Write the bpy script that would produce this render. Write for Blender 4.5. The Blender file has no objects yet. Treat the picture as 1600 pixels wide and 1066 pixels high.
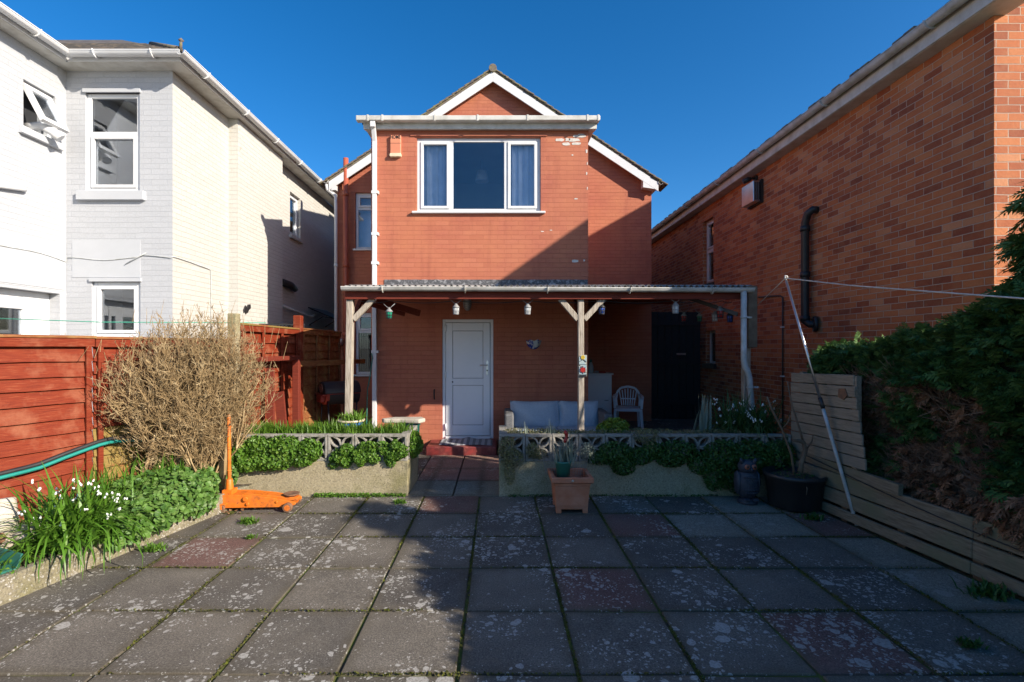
import bpy, math, random
import numpy as np
from mathutils import Vector, Matrix
R = math.radians
random.seed(7); rng = np.random.default_rng(11)
S = bpy.context.scene
COL = S.collection

# ------------------------------------------------------------------ camera, sky, sun, exposure
cam_d = bpy.data.cameras.new('camera'); cam = bpy.data.objects.new('camera', cam_d); COL.objects.link(cam)
cam.location = (0, 0, 1.63); cam.rotation_euler = (R(90), 0, 0)
cam_d.sensor_width = 36; cam_d.lens = 782/1600*36; cam_d.shift_x = 0.01375; cam_d.shift_y = 0.0056
cam_d.clip_start = 0.05; cam_d.clip_end = 3000
S.camera = cam
SUN = Vector((1, -0.63, 0.56)).normalized()
EL = math.asin(SUN.z); AZ = math.atan2(SUN.x, SUN.y)
w = bpy.data.worlds.new('World'); S.world = w; w.use_nodes = True
nt = w.node_tree; nt.nodes.clear()
sky = nt.nodes.new('ShaderNodeTexSky'); sky.sky_type = 'NISHITA'; sky.sun_disc = False
sky.sun_elevation = EL; sky.sun_rotation = AZ; sky.altitude = 200; sky.air_density = 0.85; sky.dust_density = 1.0; sky.ozone_density = 4.0
bg = nt.nodes.new('ShaderNodeBackground'); bg.inputs['Strength'].default_value = 0.10
wo = nt.nodes.new('ShaderNodeOutputWorld')
hs_ = nt.nodes.new('ShaderNodeHueSaturation'); hs_.inputs['Saturation'].default_value = 1.30   # deep polarised blue of the photograph
nt.links.new(sky.outputs[0], hs_.inputs['Color']); nt.links.new(hs_.outputs[0], bg.inputs[0]); nt.links.new(bg.outputs[0], wo.inputs[0])
sl = bpy.data.lights.new('sun', 'SUN'); sl.energy = 4.4; sl.angle = R(0.5); sl.color = (1, 0.90, 0.76)
so = bpy.data.objects.new('sun', sl); COL.objects.link(so); so.rotation_euler = SUN.to_track_quat('Z', 'Y').to_euler()
S.view_settings.view_transform = 'Standard'; S.view_settings.look = 'None'
S.view_settings.exposure = 1.0; S.view_settings.gamma = 1

# ------------------------------------------------------------------ helpers
def empty(name, loc, label, cat, group=None):
    o = bpy.data.objects.new(name, None); o.empty_display_size = 0.1; COL.objects.link(o)
    o.location = loc; o['label'] = label; o['category'] = cat
    if group: o['group'] = group
    return o
def tag(o, label=None, cat=None, group=None, kind=None):
    if label: o['label'] = label
    if cat: o['category'] = cat
    if group: o['group'] = group
    if kind: o['kind'] = kind
    return o
def worldloc(o):
    v = Vector((0, 0, 0))
    while o is not None:
        v += o.location; o = o.parent
    return v
def link(name, me, mats, parent=None, smooth=False):
    o = bpy.data.objects.new(name, me); COL.objects.link(o)
    for m in (mats if isinstance(mats, (list, tuple)) else [mats]): me.materials.append(m)
    if smooth: me.polygons.foreach_set('use_smooth', [True]*len(me.polygons))
    if parent is not None:
        me.transform(Matrix.Translation(-worldloc(parent))); o.parent = parent
    me.update()
    return o
def rawmesh(name, V, F, k):
    me = bpy.data.meshes.new(name); V = np.asarray(V, dtype=np.float32).reshape(-1, 3); F = np.asarray(F, dtype=np.int32).reshape(-1, k)
    me.vertices.add(len(V)); me.vertices.foreach_set('co', V.ravel())
    me.loops.add(F.size); me.loops.foreach_set('vertex_index', F.ravel())
    me.polygons.add(len(F)); me.polygons.foreach_set('loop_start', np.arange(0, F.size, k, dtype=np.int32))
    me.polygons.foreach_set('loop_total', np.full(len(F), k, dtype=np.int32))
    me.update(calc_edges=True); return me

class MB:
    def __init__(s): s.v = []; s.f = []; s.mi = []; s.sm = []
    def add(s, vs, fs, mi=0, M=None, sm=False):
        b = len(s.v)
        for p in vs: s.v.append(tuple(M @ Vector(p)) if M is not None else tuple(p))
        for f in fs: s.f.append([b+i for i in f]); s.mi.append(mi); s.sm.append(sm)
        return s
    def box(s, x0, y0, z0, x1, y1, z1, mi=0, M=None):
        vs = [(x0,y0,z0),(x1,y0,z0),(x1,y1,z0),(x0,y1,z0),(x0,y0,z1),(x1,y0,z1),(x1,y1,z1),(x0,y1,z1)]
        return s.add(vs, [(0,3,2,1),(4,5,6,7),(0,1,5,4),(1,2,6,5),(2,3,7,6),(3,0,4,7)], mi, M)
    def beam(s, p, q, w, h, mi=0, up=(0,0,1)):
        p = Vector(p); q = Vector(q); d = q-p; L = d.length; d.normalize(); up = Vector(up)
        if abs(d.dot(up)) > .98: up = Vector((0,1,0))
        a = d.cross(up).normalized(); b = a.cross(d).normalized()
        M = Matrix(((a.x,d.x,b.x,p.x),(a.y,d.y,b.y,p.y),(a.z,d.z,b.z,p.z),(0,0,0,1)))
        return s.box(-w/2, 0, -h/2, w/2, L, h/2, mi, M)
    def tube(s, pts, r, n=8, mi=0, caps=True):
        pts = [Vector(p) for p in pts]; m = len(pts)
        rs = r if isinstance(r, (list, tuple)) else [r]*m
        b = len(s.v); prev = None
        for i, p in enumerate(pts):
            d = (pts[min(i+1, m-1)]-pts[max(i-1, 0)])
            d = d.normalized() if d.length > 1e-9 else Vector((0,0,1))
            if prev is None:
                a = d.cross(Vector((0,0,1)))
                if a.length < .05: a = d.cross(Vector((1,0,0)))
                a.normalize()
            else:
                a = prev - d*prev.dot(d); a.normalize()
            prev = a; c = d.cross(a)
            for k in range(n):
                t = 2*math.pi*k/n; s.v.append(tuple(p + a*math.cos(t)*rs[i] + c*math.sin(t)*rs[i]))
        for i in range(m-1):
            for k in range(n):
                k2 = (k+1) % n; s.f.append([b+i*n+k, b+i*n+k2, b+(i+1)*n+k2, b+(i+1)*n+k]); s.mi.append(mi); s.sm.append(True)
        if caps:
            s.f.append([b+k for k in range(n)][::-1]); s.mi.append(mi); s.sm.append(False)
            s.f.append([b+(m-1)*n+k for k in range(n)]); s.mi.append(mi); s.sm.append(False)
        return s
    def cyl(s, p, q, r0, r1=None, n=16, mi=0): return s.tube([p, q], [r0, r0 if r1 is None else r1], n, mi)
    def lathe(s, prof, c, n=24, mi=0, sx=1, sy=1, M=None, closed=False):
        b = len(s.v)
        for (r, z) in prof:
            for k in range(n):
                t = 2*math.pi*k/n; p = Vector((c[0]+r*sx*math.cos(t), c[1]+r*sy*math.sin(t), c[2]+z))
                s.v.append(tuple(M @ p) if M is not None else tuple(p))
        for i in range(len(prof)-1):
            for k in range(n):
                k2 = (k+1) % n; s.f.append([b+i*n+k, b+i*n+k2, b+(i+1)*n+k2, b+(i+1)*n+k]); s.mi.append(mi); s.sm.append(True)
        if prof[0][0] > 1e-6: s.f.append([b+k for k in range(n)][::-1]); s.mi.append(mi); s.sm.append(False)
        if prof[-1][0] > 1e-6: s.f.append([b+(len(prof)-1)*n+k for k in range(n)]); s.mi.append(mi); s.sm.append(False)
        return s
    def prism(s, poly, y0, y1, mi=0, M=None):            # polygon in x,z extruded along y
        n = len(poly); vs = [(x, y0, z) for x, z in poly]+[(x, y1, z) for x, z in poly]
        fs = [list(range(n)), list(range(2*n-1, n-1, -1))]+[[i, i+n, (i+1) % n+n, (i+1) % n] for i in range(n)]
        return s.add(vs, fs, mi, M)
    def xprism(s, poly, x0, x1, mi=0):                   # polygon in y,z extruded along x
        n = len(poly); vs = [(x0, y, z) for y, z in poly]+[(x1, y, z) for y, z in poly]
        fs = [list(range(n-1, -1, -1)), list(range(n, 2*n))]+[[i, (i+1) % n, (i+1) % n+n, i+n] for i in range(n)]
        return s.add(vs, fs, mi)
    def wall(s, ax, c, u0, u1, v0, v1, holes, th, mi=0, rev=None):   # ax 'y': plane y=c, thickness to c+th; ax 'x': plane x=c
        us = sorted(set([u0, u1]+[h[0] for h in holes]+[h[1] for h in holes])); vs = sorted(set([v0, v1]+[h[2] for h in holes]+[h[3] for h in holes]))
        P = (lambda u, v, d: (u, c+d, v)) if ax == 'y' else (lambda u, v, d: (c+d, u, v))
        for i in range(len(us)-1):
            for j in range(len(vs)-1):
                um = (us[i]+us[i+1])/2; vm = (vs[j]+vs[j+1])/2
                if any(h[0] < um < h[1] and h[2] < vm < h[3] for h in holes): continue
                for d in (0, th):
                    s.add([P(us[i],vs[j],d), P(us[i+1],vs[j],d), P(us[i+1],vs[j+1],d), P(us[i],vs[j+1],d)], [(0,1,2,3)], mi)
        for h in holes+[(u0, u1, v0, v1)]:
            q = [(h[0],h[2]),(h[1],h[2]),(h[1],h[3]),(h[0],h[3])]
            for k in range(4):
                a, b = q[k], q[(k+1) % 4]
                s.add([P(*a,0), P(*b,0), P(*b,th), P(*a,th)], [(0,1,2,3)], mi)
        return s
    def build(s, name, mats, parent=None, bevel=0, seg=1, uvrot=False, normals=True):
        me = bpy.data.meshes.new(name); me.from_pydata(s.v, [], s.f)
        if normals:
            import bmesh
            bm = bmesh.new(); bm.from_mesh(me); bmesh.ops.recalc_face_normals(bm, faces=bm.faces); bm.to_mesh(me); bm.free()
        me.polygons.foreach_set('material_index', s.mi); me.polygons.foreach_set('use_smooth', s.sm)
        uv = me.uv_layers.new(name='UVMap'); dat = [0.0]*(2*len(me.loops))
        for p in me.polygons:
            n = p.normal; ax, ay, az = abs(n.x), abs(n.y), abs(n.z)
            for li in p.loop_indices:
                co = me.vertices[me.loops[li].vertex_index].co
                if az >= ax and az >= ay: a, b = co.x, co.y
                elif ax >= ay: a, b = co.y, co.z
                else: a, b = co.x, co.z
                dat[2*li] = a; dat[2*li+1] = b
        uv.data.foreach_set('uv', dat)
        o = link(name, me, mats, parent)
        if bevel:
            bv = o.modifiers.new('bevel', 'BEVEL'); bv.width = bevel; bv.segments = seg; bv.limit_method = 'ANGLE'; bv.angle_limit = R(40)
        return o

# ------------------------------------------------------------------ materials
def newmat(name):
    m = bpy.data.materials.new(name); m.use_nodes = True; t = m.node_tree; b = t.nodes['Principled BSDF']; return m, t, b
def nd(t, typ, **kw):
    n = t.nodes.new(typ)
    for k, v in kw.items():
        if k.startswith('_'): setattr(n, k[1:], v)
    return n
def setin(t, sock, v):
    if hasattr(v, 'links') or isinstance(v, bpy.types.NodeSocket): t.links.new(v, sock)
    elif isinstance(v, (tuple, list)) and len(v) == 3 and sock.type == 'RGBA': sock.default_value = (*v, 1)
    else: sock.default_value = v
def coord(t, kind='Object', scale=None, rot=None):
    o = t.nodes.new('ShaderNodeTexCoord').outputs[kind]
    if scale is None: return o
    mp = t.nodes.new('ShaderNodeMapping'); mp.inputs['Scale'].default_value = scale
    if rot: mp.inputs['Rotation'].default_value = rot
    t.links.new(o, mp.inputs[0]); return mp.outputs[0]
def noise(t, vec, scale, detail=4, rough=.6, dist=0):
    n = t.nodes.new('ShaderNodeTexNoise'); t.links.new(vec, n.inputs['Vector']); n.inputs['Scale'].default_value = scale
    n.inputs['Detail'].default_value = detail; n.inputs['Roughness'].default_value = rough; n.inputs['Distortion'].default_value = dist; return n.outputs['Fac']
def ramp(t, fac, stops):
    r = t.nodes.new('ShaderNodeValToRGB'); setin(t, r.inputs[0], fac); e = r.color_ramp.elements
    while len(e) < len(stops): e.new(.5)
    for i, (p, c) in enumerate(stops): e[i].position = p; e[i].color = (*c, 1) if isinstance(c, (tuple, list)) else (c, c, c, 1)
    return r.outputs[0]
def mix(t, fac, a, b, mode='MIX'):
    m = t.nodes.new('ShaderNodeMix'); m.data_type = 'RGBA'; m.blend_type = mode
    setin(t, m.inputs[0], fac); setin(t, m.inputs[6], a); setin(t, m.inputs[7], b); return m.outputs[2]
def math_(t, op, a, b=0.0):
    m = t.nodes.new('ShaderNodeMath'); m.operation = op; setin(t, m.inputs[0], a); setin(t, m.inputs[1], b); return m.outputs[0]
def bump(t, b, h, strength=.5, dist=.01):
    n = t.nodes.new('ShaderNodeBump'); n.inputs['Strength'].default_value = strength; n.inputs['Distance'].default_value = dist
    t.links.new(h, n.inputs['Height']); t.links.new(n.outputs[0], b.inputs['Normal'])
def plain(name, c1, c2=None, scale=8, rough=.6, bs=0, bscale=60, metal=0, spec=.5, space='Object', stretch=None, lo=.35, hi=.65, c3=None, detail=5):
    m, t, b = newmat(name); c2 = c2 or tuple(x*.75 for x in c1)
    v = coord(t, space, stretch)
    f = noise(t, v, scale, detail)
    stops = [(lo, c1), (hi, c2)] if c3 is None else [(lo, c1), ((lo+hi)/2, c2), (hi, c3)]
    setin(t, b.inputs['Base Color'], ramp(t, f, stops)); b.inputs['Roughness'].default_value = rough
    b.inputs['Metallic'].default_value = metal; b.inputs['Specular IOR Level'].default_value = spec
    if bs: bump(t, b, noise(t, v, bscale, 6), bs, .006)
    return m
def leafmat(name, cols, rough=.5, trans=.25, spec=.4):
    m, t, b = newmat(name); g = t.nodes.new('ShaderNodeNewGeometry')
    n = len(cols); c = ramp(t, g.outputs['Random Per Island'], [(i/max(1, n-1), cols[i]) for i in range(n)])
    setin(t, b.inputs['Base Color'], c); b.inputs['Roughness'].default_value = rough; b.inputs['Specular IOR Level'].default_value = spec
    tr = t.nodes.new('ShaderNodeBsdfTranslucent'); t.links.new(c, tr.inputs[0])
    mx = t.nodes.new('ShaderNodeMixShader'); mx.inputs[0].default_value = trans
    t.links.new(b.outputs[0], mx.inputs[1]); t.links.new(tr.outputs[0], mx.inputs[2]); t.links.new(mx.outputs[0], t.nodes['Material Output'].inputs[0]); return m
def brick(name, stops, mortar, bw=.225, rh=.075, ms=.005, wob=.006, bumpd=.012, bstr=.8, rough=.85, var=None, painted=False, patches=None, squash=1):
    m, t, b = newmat(name); uv = coord(t, 'UV'); ob = coord(t, 'Object')
    nz = t.nodes.new('ShaderNodeTexNoise'); nz.inputs['Scale'].default_value = 9; nz.inputs['Detail'].default_value = 4; t.links.new(uv, nz.inputs['Vector'])
    vm = t.nodes.new('ShaderNodeVectorMath'); vm.operation = 'MULTIPLY_ADD'; t.links.new(nz.outputs['Color'], vm.inputs[0]); vm.inputs[1].default_value = (wob,)*3; t.links.new(uv, vm.inputs[2])
    br = t.nodes.new('ShaderNodeTexBrick'); t.links.new(vm.outputs[0], br.inputs['Vector'])
    for k, v in {'Color1': (0,0,0,1), 'Color2': (1,1,1,1), 'Mortar': (.5,.5,.5,1), 'Scale': 1, 'Mortar Size': ms, 'Mortar Smooth': .35, 'Bias': 0, 'Brick Width': bw, 'Row Height': rh}.items(): br.inputs[k].default_value = v
    br.offset = .5; br.squash = squash
    fac = br.outputs['Fac']
    n1 = noise(t, ob, 1.3, 6, .65); n2 = noise(t, uv, 45, 5, .7)
    per = math_(t, 'ADD', math_(t, 'MULTIPLY', br.outputs['Color'], .65), math_(t, 'MULTIPLY', n1, .35))
    c = ramp(t, per, stops)
    c = mix(t, ramp(t, n2, [(.35, 0.), (.75, .42)]), c, mix(t, .5, c, (.10, .06, .05)))
    c = mix(t, fac, c, mortar)
    if patches is not None: c = patches(t, ob, uv, c)
    setin(t, b.inputs['Base Color'], c); b.inputs['Roughness'].default_value = rough; b.inputs['Specular IOR Level'].default_value = .25
    h = math_(t, 'SUBTRACT', math_(t, 'MULTIPLY', n2, .35), fac)
    h = math_(t, 'ADD', h, math_(t, 'MULTIPLY', br.outputs['Color'], .25))
    bump(t, b, h, bstr, bumpd); return m
def wood(name, cols, rough=.75, grain=(1.5, 30, 30), bs=.5, stain=None, stscale=2.0):
    m, t, b = newmat(name); v = coord(t, 'Object', grain); f = noise(t, v, 3, 6, .65, .3)
    n = len(cols); c = ramp(t, f, [(.3+.4*i/(n-1), cols[i]) for i in range(n)])
    if stain is not None: c = mix(t, ramp(t, noise(t, coord(t), stscale, 5), [(.5, 0.), (.68, 1.)]), c, stain)
    setin(t, b.inputs['Base Color'], c); b.inputs['Roughness'].default_value = rough; b.inputs['Specular IOR Level'].default_value = .3
    bump(t, b, f, bs, .004); return m
def glassmat(name, refl=.22, tint=(.8, .88, .92)):
    m, t, b = newmat(name); t.nodes.remove(b)
    tr = t.nodes.new('ShaderNodeBsdfTransparent'); tr.inputs[0].default_value = (*tint, 1)
    gl = t.nodes.new('ShaderNodeBsdfGlossy'); gl.inputs['Roughness'].default_value = .01; gl.inputs[0].default_value = (.95, .97, 1, 1)
    fr = t.nodes.new('ShaderNodeFresnel'); fr.inputs[0].default_value = 1.5
    mx = t.nodes.new('ShaderNodeMixShader'); setin(t, mx.inputs[0], math_(t, 'ADD', math_(t, 'MULTIPLY', fr.outputs[0], .9), refl))
    t.links.new(tr.outputs[0], mx.inputs[1]); t.links.new(gl.outputs[0], mx.inputs[2]); t.links.new(mx.outputs[0], t.nodes['Material Output'].inputs[0]); return m

def red_patches(t, ob, uv, c):
    # flaking paint: small bare spots, clustered; faded / orange bands
    f = ramp(t, noise(t, ob, 1.1, 5, .7), [(.35, 0.), (.7, 1.)])
    c = mix(t, math_(t, 'MULTIPLY', f, .65), c, (.49, .185, .09))
    st = ramp(t, noise(t, coord(t, 'Object', (5, 5, .6)), 1.0, 5, .7), [(.52, 0.), (.72, 1.)]); c = mix(t, math_(t, 'MULTIPLY', st, .42), c, (.26, .075, .05))
    d = ramp(t, noise(t, ob, 26, 4, .7), [(.70, 0.), (.73, 1.)]); k = ramp(t, noise(t, ob, 1.7, 3), [(.52, 0.), (.66, 1.)])
    c = mix(t, math_(t, 'MULTIPLY', d, k), c, (.12, .07, .055))
    return c
def white_patches(t, ob, uv, c):
    d = ramp(t, noise(t, ob, 14, 5, .75), [(.60, 0.), (.63, 1.)]); k = ramp(t, noise(t, ob, .9, 3), [(.46, 0.), (.58, 1.)])
    c = mix(t, math_(t, 'MULTIPLY', d, k), c, (.42, .36, .30))
    return c
M = {}
M['redpaint'] = brick('red painted brick', [(.12, (.37,.108,.066)), (.4, (.43,.135,.084)), (.6, (.41,.125,.076)), (.88, (.46,.155,.095))], (.36,.104,.063), ms=.0036, wob=.012, bumpd=.008, bstr=.75, rough=.7, patches=red_patches)
M['whitepaint'] = brick('white painted brick', [(.1, (.45,.465,.49)), (.9, (.42,.435,.46))], (.39,.405,.43), ms=.0045, wob=.010, bumpd=.008, bstr=.6, rough=.7)
M['sunlitwhite'] = brick('sun tinted white brick', [(.1, (.535,.525,.49)), (.9, (.495,.485,.45))], (.445,.432,.395), ms=.004, wob=.013, bumpd=.009, bstr=.75, rough=.75, patches=white_patches)  # same white paint as above, warmed and lightened for the sunlit flank
def brick_stain(t, ob, uv, c):
    f = ramp(t, noise(t, ob, .55, 5, .65), [(.38, 0.), (.66, 1.)])
    c = mix(t, math_(t, 'MULTIPLY', f, .40), c, mix(t, .5, c, (.16, .07, .045)))
    g2 = ramp(t, noise(t, ob, 7, 6, .75), [(.45, 0.), (.75, 1.)])
    return mix(t, math_(t, 'MULTIPLY', g2, .35), c, (.52, .25, .12))
M['brick'] = brick('orange red brick', [(.08, (.22,.06,.034)), (.28, (.36,.096,.040)), (.48, (.50,.150,.055)), (.70, (.56,.19,.07)), (.92, (.62,.30,.16))], (.56,.44,.35), bw=.228, rh=.0765, ms=.0048, wob=.010, bumpd=.014, bstr=1, patches=brick_stain)
M['render'] = plain('white render', (.44,.455,.48), (.415,.43,.455), 3, .7, .2, 50)
M['upvc'] = plain('white plastic', (.66,.67,.68), (.61,.61,.61), 4, .3, 0)
M['upvcold'] = plain('weathered white plastic', (.56,.55,.51), (.36,.34,.29), 5, .5, .05, 40, lo=.42, hi=.75)
M['greypipe'] = plain('grey plastic pipe', (.55,.57,.58), (.35,.36,.33), 6, .45, .05)
M['glass'] = glassmat('window glass', .07)
M['glassdark'] = glassmat('reflective window glass', .035, (.93,.955,.98))
M['slate'] = plain('slate roof tile', (.13,.11,.10), (.07,.065,.06), 5, .8, .5, 20, c3=(.19,.15,.11))
M['mosstile'] = plain('mossy roof tile', (.10,.085,.075), (.16,.13,.10), 14, .95, .9, 30, c3=(.20,.19,.075), detail=8)
M['redpipe'] = plain('red painted pipe', (.40,.095,.05), (.32,.075,.04), 6, .5)
M['lead'] = plain('lead flashing', (.16,.16,.17), (.05,.05,.055), 12, .7, .4, 20, c3=(.30,.30,.31))
M['room'] = plain('room plaster', (.45,.43,.40), (.40,.38,.36), 2, .9)
M['dark'] = plain('dark interior', (.035,.035,.038), (.02,.02,.022), 2, .9)  # near-black stands in for the shade inside unlit rooms
M['curtain'] = plain('blue grey curtain', (.60,.67,.78), (.50,.57,.68), 5, .9, .3, 90)
M['door'] = plain('white door', (.80,.81,.83), (.77,.78,.80), 3, .35)
M['seal'] = plain('grey rubber seal', (.16,.16,.17), None, 5, .6)
M['chrome'] = plain('steel', (.62,.62,.63), (.5,.5,.5), 5, .3, 0, metal=1)
M['black'] = plain('black plastic', (.018,.018,.02), (.028,.028,.028), 8, .45)
M['blackwood'] = plain('black painted timber', (.010,.010,.011), (.018,.017,.017), 9, .75, .3, 30)
M['brown'] = plain('brown pipe', (.05,.03,.025), (.08,.05,.04), 8, .5)
M['steppaint'] = plain('dark red step paint', (.25,.035,.03), (.16,.03,.028), 7, .5, .3, 40, c3=(.30,.08,.06))
M['alarm'] = plain('faded alarm casing', (.62,.24,.13), (.56,.20,.11), 4, .5)
M['alarmbase'] = plain('cream alarm lens', (.70,.58,.40), (.62,.5,.35), 8, .4)
M['ink'] = plain('black lettering', (.02,.02,.02), None, 5, .6)
M['oldwood'] = wood('grey weathered post', [(.14,.11,.085), (.36,.31,.25), (.50,.45,.38)], grain=(30, 30, 2), bs=.8)
M['redwood'] = wood('red brown stained beam', [(.11,.018,.010), (.19,.032,.016)], grain=(2, 20, 20))
M['fence'] = wood('red stained fence board', [(.09,.010,.003), (.155,.018,.004), (.19,.026,.006), (.25,.072,.030)], grain=(2.5, 2.5, 60), stain=(.25,.078,.038), stscale=4.5)
M['fencealgae'] = wood('algae stained fence board', [(.17,.075,.022), (.22,.15,.04), (.25,.20,.06)], grain=(2.5, 2.5, 55), stain=(.27,.06,.025), stscale=2.5)
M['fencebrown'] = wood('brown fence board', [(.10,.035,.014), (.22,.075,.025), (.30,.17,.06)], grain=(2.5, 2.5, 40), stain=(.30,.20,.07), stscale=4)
M['pallet'] = wood('bare fence slat', [(.17,.135,.095), (.27,.22,.16), (.34,.29,.22)], grain=(20, 2, 25), stain=(.20,.19,.155))
M['sleeper'] = wood('green tinged board', [(.12,.095,.062), (.20,.16,.11), (.26,.215,.15)], grain=(20, 2, 25), stain=(.15,.15,.09))
def pebble(name, base, base2, peb, amt):
    m, t, b = newmat(name); v = coord(t, 'Object'); c = ramp(t, noise(t, v, 3, 6, .7), [(.32, base), (.68, base2)])
    vo = t.nodes.new('ShaderNodeTexVoronoi'); vo.inputs['Scale'].default_value = 75; t.links.new(v, vo.inputs['Vector']); sx = t.nodes.new('ShaderNodeSeparateColor'); t.links.new(vo.outputs['Color'], sx.inputs[0])
    k = ramp(t, math_(t, 'SUBTRACT', math_(t, 'MULTIPLY', sx.outputs[0], amt), vo.outputs['Distance']), [(.0, 0.), (.06, 1.)])
    c = mix(t, k, c, mix(t, sx.outputs[1], peb, mix(t, .5, base, (.10, .08, .05))))
    g = ramp(t, noise(t, v, 1.7, 5, .7), [(.48, 0.), (.70, .6)]); c = mix(t, g, c, (.16, .15, .05))
    st = ramp(t, noise(t, v, 60, 5, .8), [(.35, .6), (.65, 1.2)]); c = mix(t, 1., c, st, 'MULTIPLY')
    setin(t, b.inputs['Base Color'], c); b.inputs['Roughness'].default_value = .95; b.inputs['Specular IOR Level'].default_value = .2
    bump(t, b, math_(t, 'ADD', noise(t, v, 90, 5, .8), k), .8, .005); return m
M['concrete'] = pebble('pebble dash concrete', (.33,.28,.175), (.42,.36,.24), (.55,.50,.40), .45)
M['kerbstone'] = pebble('coarse pebbly concrete', (.20,.175,.12), (.28,.245,.17), (.50,.47,.42), .75)
M['block'] = plain('grey screen block', (.20,.185,.155), (.29,.27,.235), 14, .95, .5, 80, c3=(.15,.14,.105), detail=7)
M['soil'] = plain('dark soil', (.045,.03,.02), (.09,.06,.04), 14, 1, 1, 40)
def worn():
    m, t, b = newmat('worn orange enamel'); v = coord(t, 'Object'); c = ramp(t, noise(t, v, 6, 5, .7), [(.3, (.62,.14,.011)), (.7, (.72,.18,.014))])
    c = mix(t, ramp(t, noise(t, v, 28, 6, .75), [(.60, 0.), (.64, .9)]), c, (.10, .05, .03)); c = mix(t, ramp(t, noise(t, v, 7, 5, .7), [(.52, 0.), (.72, .75)]), c, (.20, .07, .025))
    setin(t, b.inputs['Base Color'], c); setin(t, b.inputs['Roughness'], ramp(t, noise(t, v, 12, 4), [(.3, .35), (.7, .7)])); bump(t, b, noise(t, v, 60, 5), .1, .003); return m
M['orange'] = worn()
M['rust'] = plain('rusty steel', (.14,.075,.045), (.25,.12,.06), 20, .75, .4, 60)
M['terra'] = plain('terracotta', (.42,.135,.062), (.48,.20,.115), 7, .8, .15, 60)
M['greenpot'] = plain('green plastic', (.02,.16,.12), (.03,.13,.10), 6, .4)
M['bluepot'] = plain('blue glaze', (.02,.09,.36), (.03,.14,.45), 6, .15)
M['cream'] = plain('cream glaze', (.66,.56,.38), (.55,.45,.3), 8, .3)
M['cushion'] = plain('grey blue fabric', (.40,.46,.53), (.34,.40,.47), 40, .95, .4, 240)
M['rattan'] = plain('grey rattan', (.10,.105,.11), (.17,.17,.175), 60, .8, .8, 140)
M['cupboard'] = plain('white board', (.80,.81,.82), (.74,.75,.76), 3, .5)
M['plasticchair'] = plain('white resin', (.82,.81,.81), (.76,.75,.75), 6, .4)
M['bbqred'] = plain('red grill enamel', (.38,.05,.03), (.30,.04,.03), 8, .35)
M['bbqblack'] = plain('black grill steel', (.022,.020,.022), (.035,.03,.03), 12, .45, .1)
M['emblem'] = plain('copper emblem', (.42,.13,.07), (.30,.10,.06), 20, .5)
M['mat'] = None
M['stone'] = plain('pale stone', (.50,.45,.37), (.38,.33,.26), 6, .9, .6, 30)
M['hose'] = plain('green hose', (.015,.20,.16), (.02,.24,.2), 5, .35)
M['rope'] = plain('white cord', (.62,.60,.55), None, 30, .8)
M['greencord'] = plain('green cord', (.05,.35,.24), None, 30, .7)
M['owl'] = plain('dark blue grey resin', (.022,.026,.036), (.045,.05,.066), 12, .6, .4, 60)
M['twig'] = plain('tan twig', (.36,.255,.125), (.25,.165,.075), 9, .85, c3=(.50,.38,.21))
M['bark'] = plain('brown bark', (.13,.085,.055), (.20,.14,.09), 12, .9, .5, 40)
M['deadtwig'] = plain('dead brown twig', (.24,.15,.10), (.33,.21,.14), 10, .9)
M['dirtwhite'] = plain('bare plaster patch', (.62,.60,.56), (.48,.44,.40), 20, .9, .4, 40)
M['blue'] = plain('blue plastic', (.02,.06,.30), None, 6, .3)
M['lred'] = plain('red plastic', (.42,.02,.015), None, 6, .3)
M['lgreen'] = plain('green lantern plastic', (.01,.26,.15), None, 6, .3)
M['lclear'] = plain('clear frosted plastic', (.58,.60,.60), None, 6, .25)
M['lgrey'] = plain('grey lantern metal', (.30,.30,.30), None, 6, .5)
M['yellow'] = plain('yellow mosaic', (.60,.42,.04), None, 6, .3)
M['skyb'] = plain('pale blue mosaic', (.35,.52,.60), (.5,.55,.5), 40, .3)
M['flower'] = plain('white petal', (.82,.82,.80), (.75,.78,.74), 20, .6)
M['wallpot'] = plain('blue and white glaze', (.02,.05,.30), (.50,.52,.50), 9, .2, lo=.5, hi=.55)
M['brownleaf'] = leafmat('dead brown foliage', [(.16,.085,.045), (.26,.135,.075), (.36,.20,.12), (.22,.11,.06)], .8, .15, .2)
M['cypress'] = leafmat('cypress foliage', [(.035,.085,.022), (.07,.16,.035), (.11,.21,.055), (.14,.24,.065), (.05,.12,.045)], .6, .2, .3)
M['trail'] = leafmat('fresh green leaves', [(.055,.13,.012), (.09,.20,.02), (.13,.26,.03), (.075,.165,.016), (.19,.30,.04)], .45, .3)
M['trailb'] = leafmat('deep green leaves', [(.03,.085,.012), (.05,.12,.02), (.08,.16,.03)], .5, .25)
M['broad'] = leafmat('soft green round leaves', [(.05,.12,.022), (.09,.19,.035), (.14,.26,.05), (.07,.15,.025), (.18,.28,.07)], .5, .3)
M['sedum'] = leafmat('pale sedum', [(.16,.17,.06), (.26,.24,.10), (.22,.20,.12), (.10,.13,.05)], .7, .2)
M['silver'] = leafmat('silver leaf', [(.16,.20,.15), (.26,.30,.24), (.20,.25,.19)], .7, .2)
M['strap'] = leafmat('strap leaf', [(.06,.15,.012), (.09,.21,.02), (.13,.26,.03)], .4, .3)
M['strapdark'] = leafmat('dark strap leaf', [(.04,.10,.02), (.07,.14,.03), (.09,.17,.06)], .45, .3)
M['grass'] = leafmat('short grass', [(.06,.15,.012), (.11,.22,.02), (.15,.27,.03)], .5, .3)
M['gold'] = leafmat('yellow green shrub', [(.12,.20,.02), (.22,.30,.03), (.08,.15,.02)], .5, .3)
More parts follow.
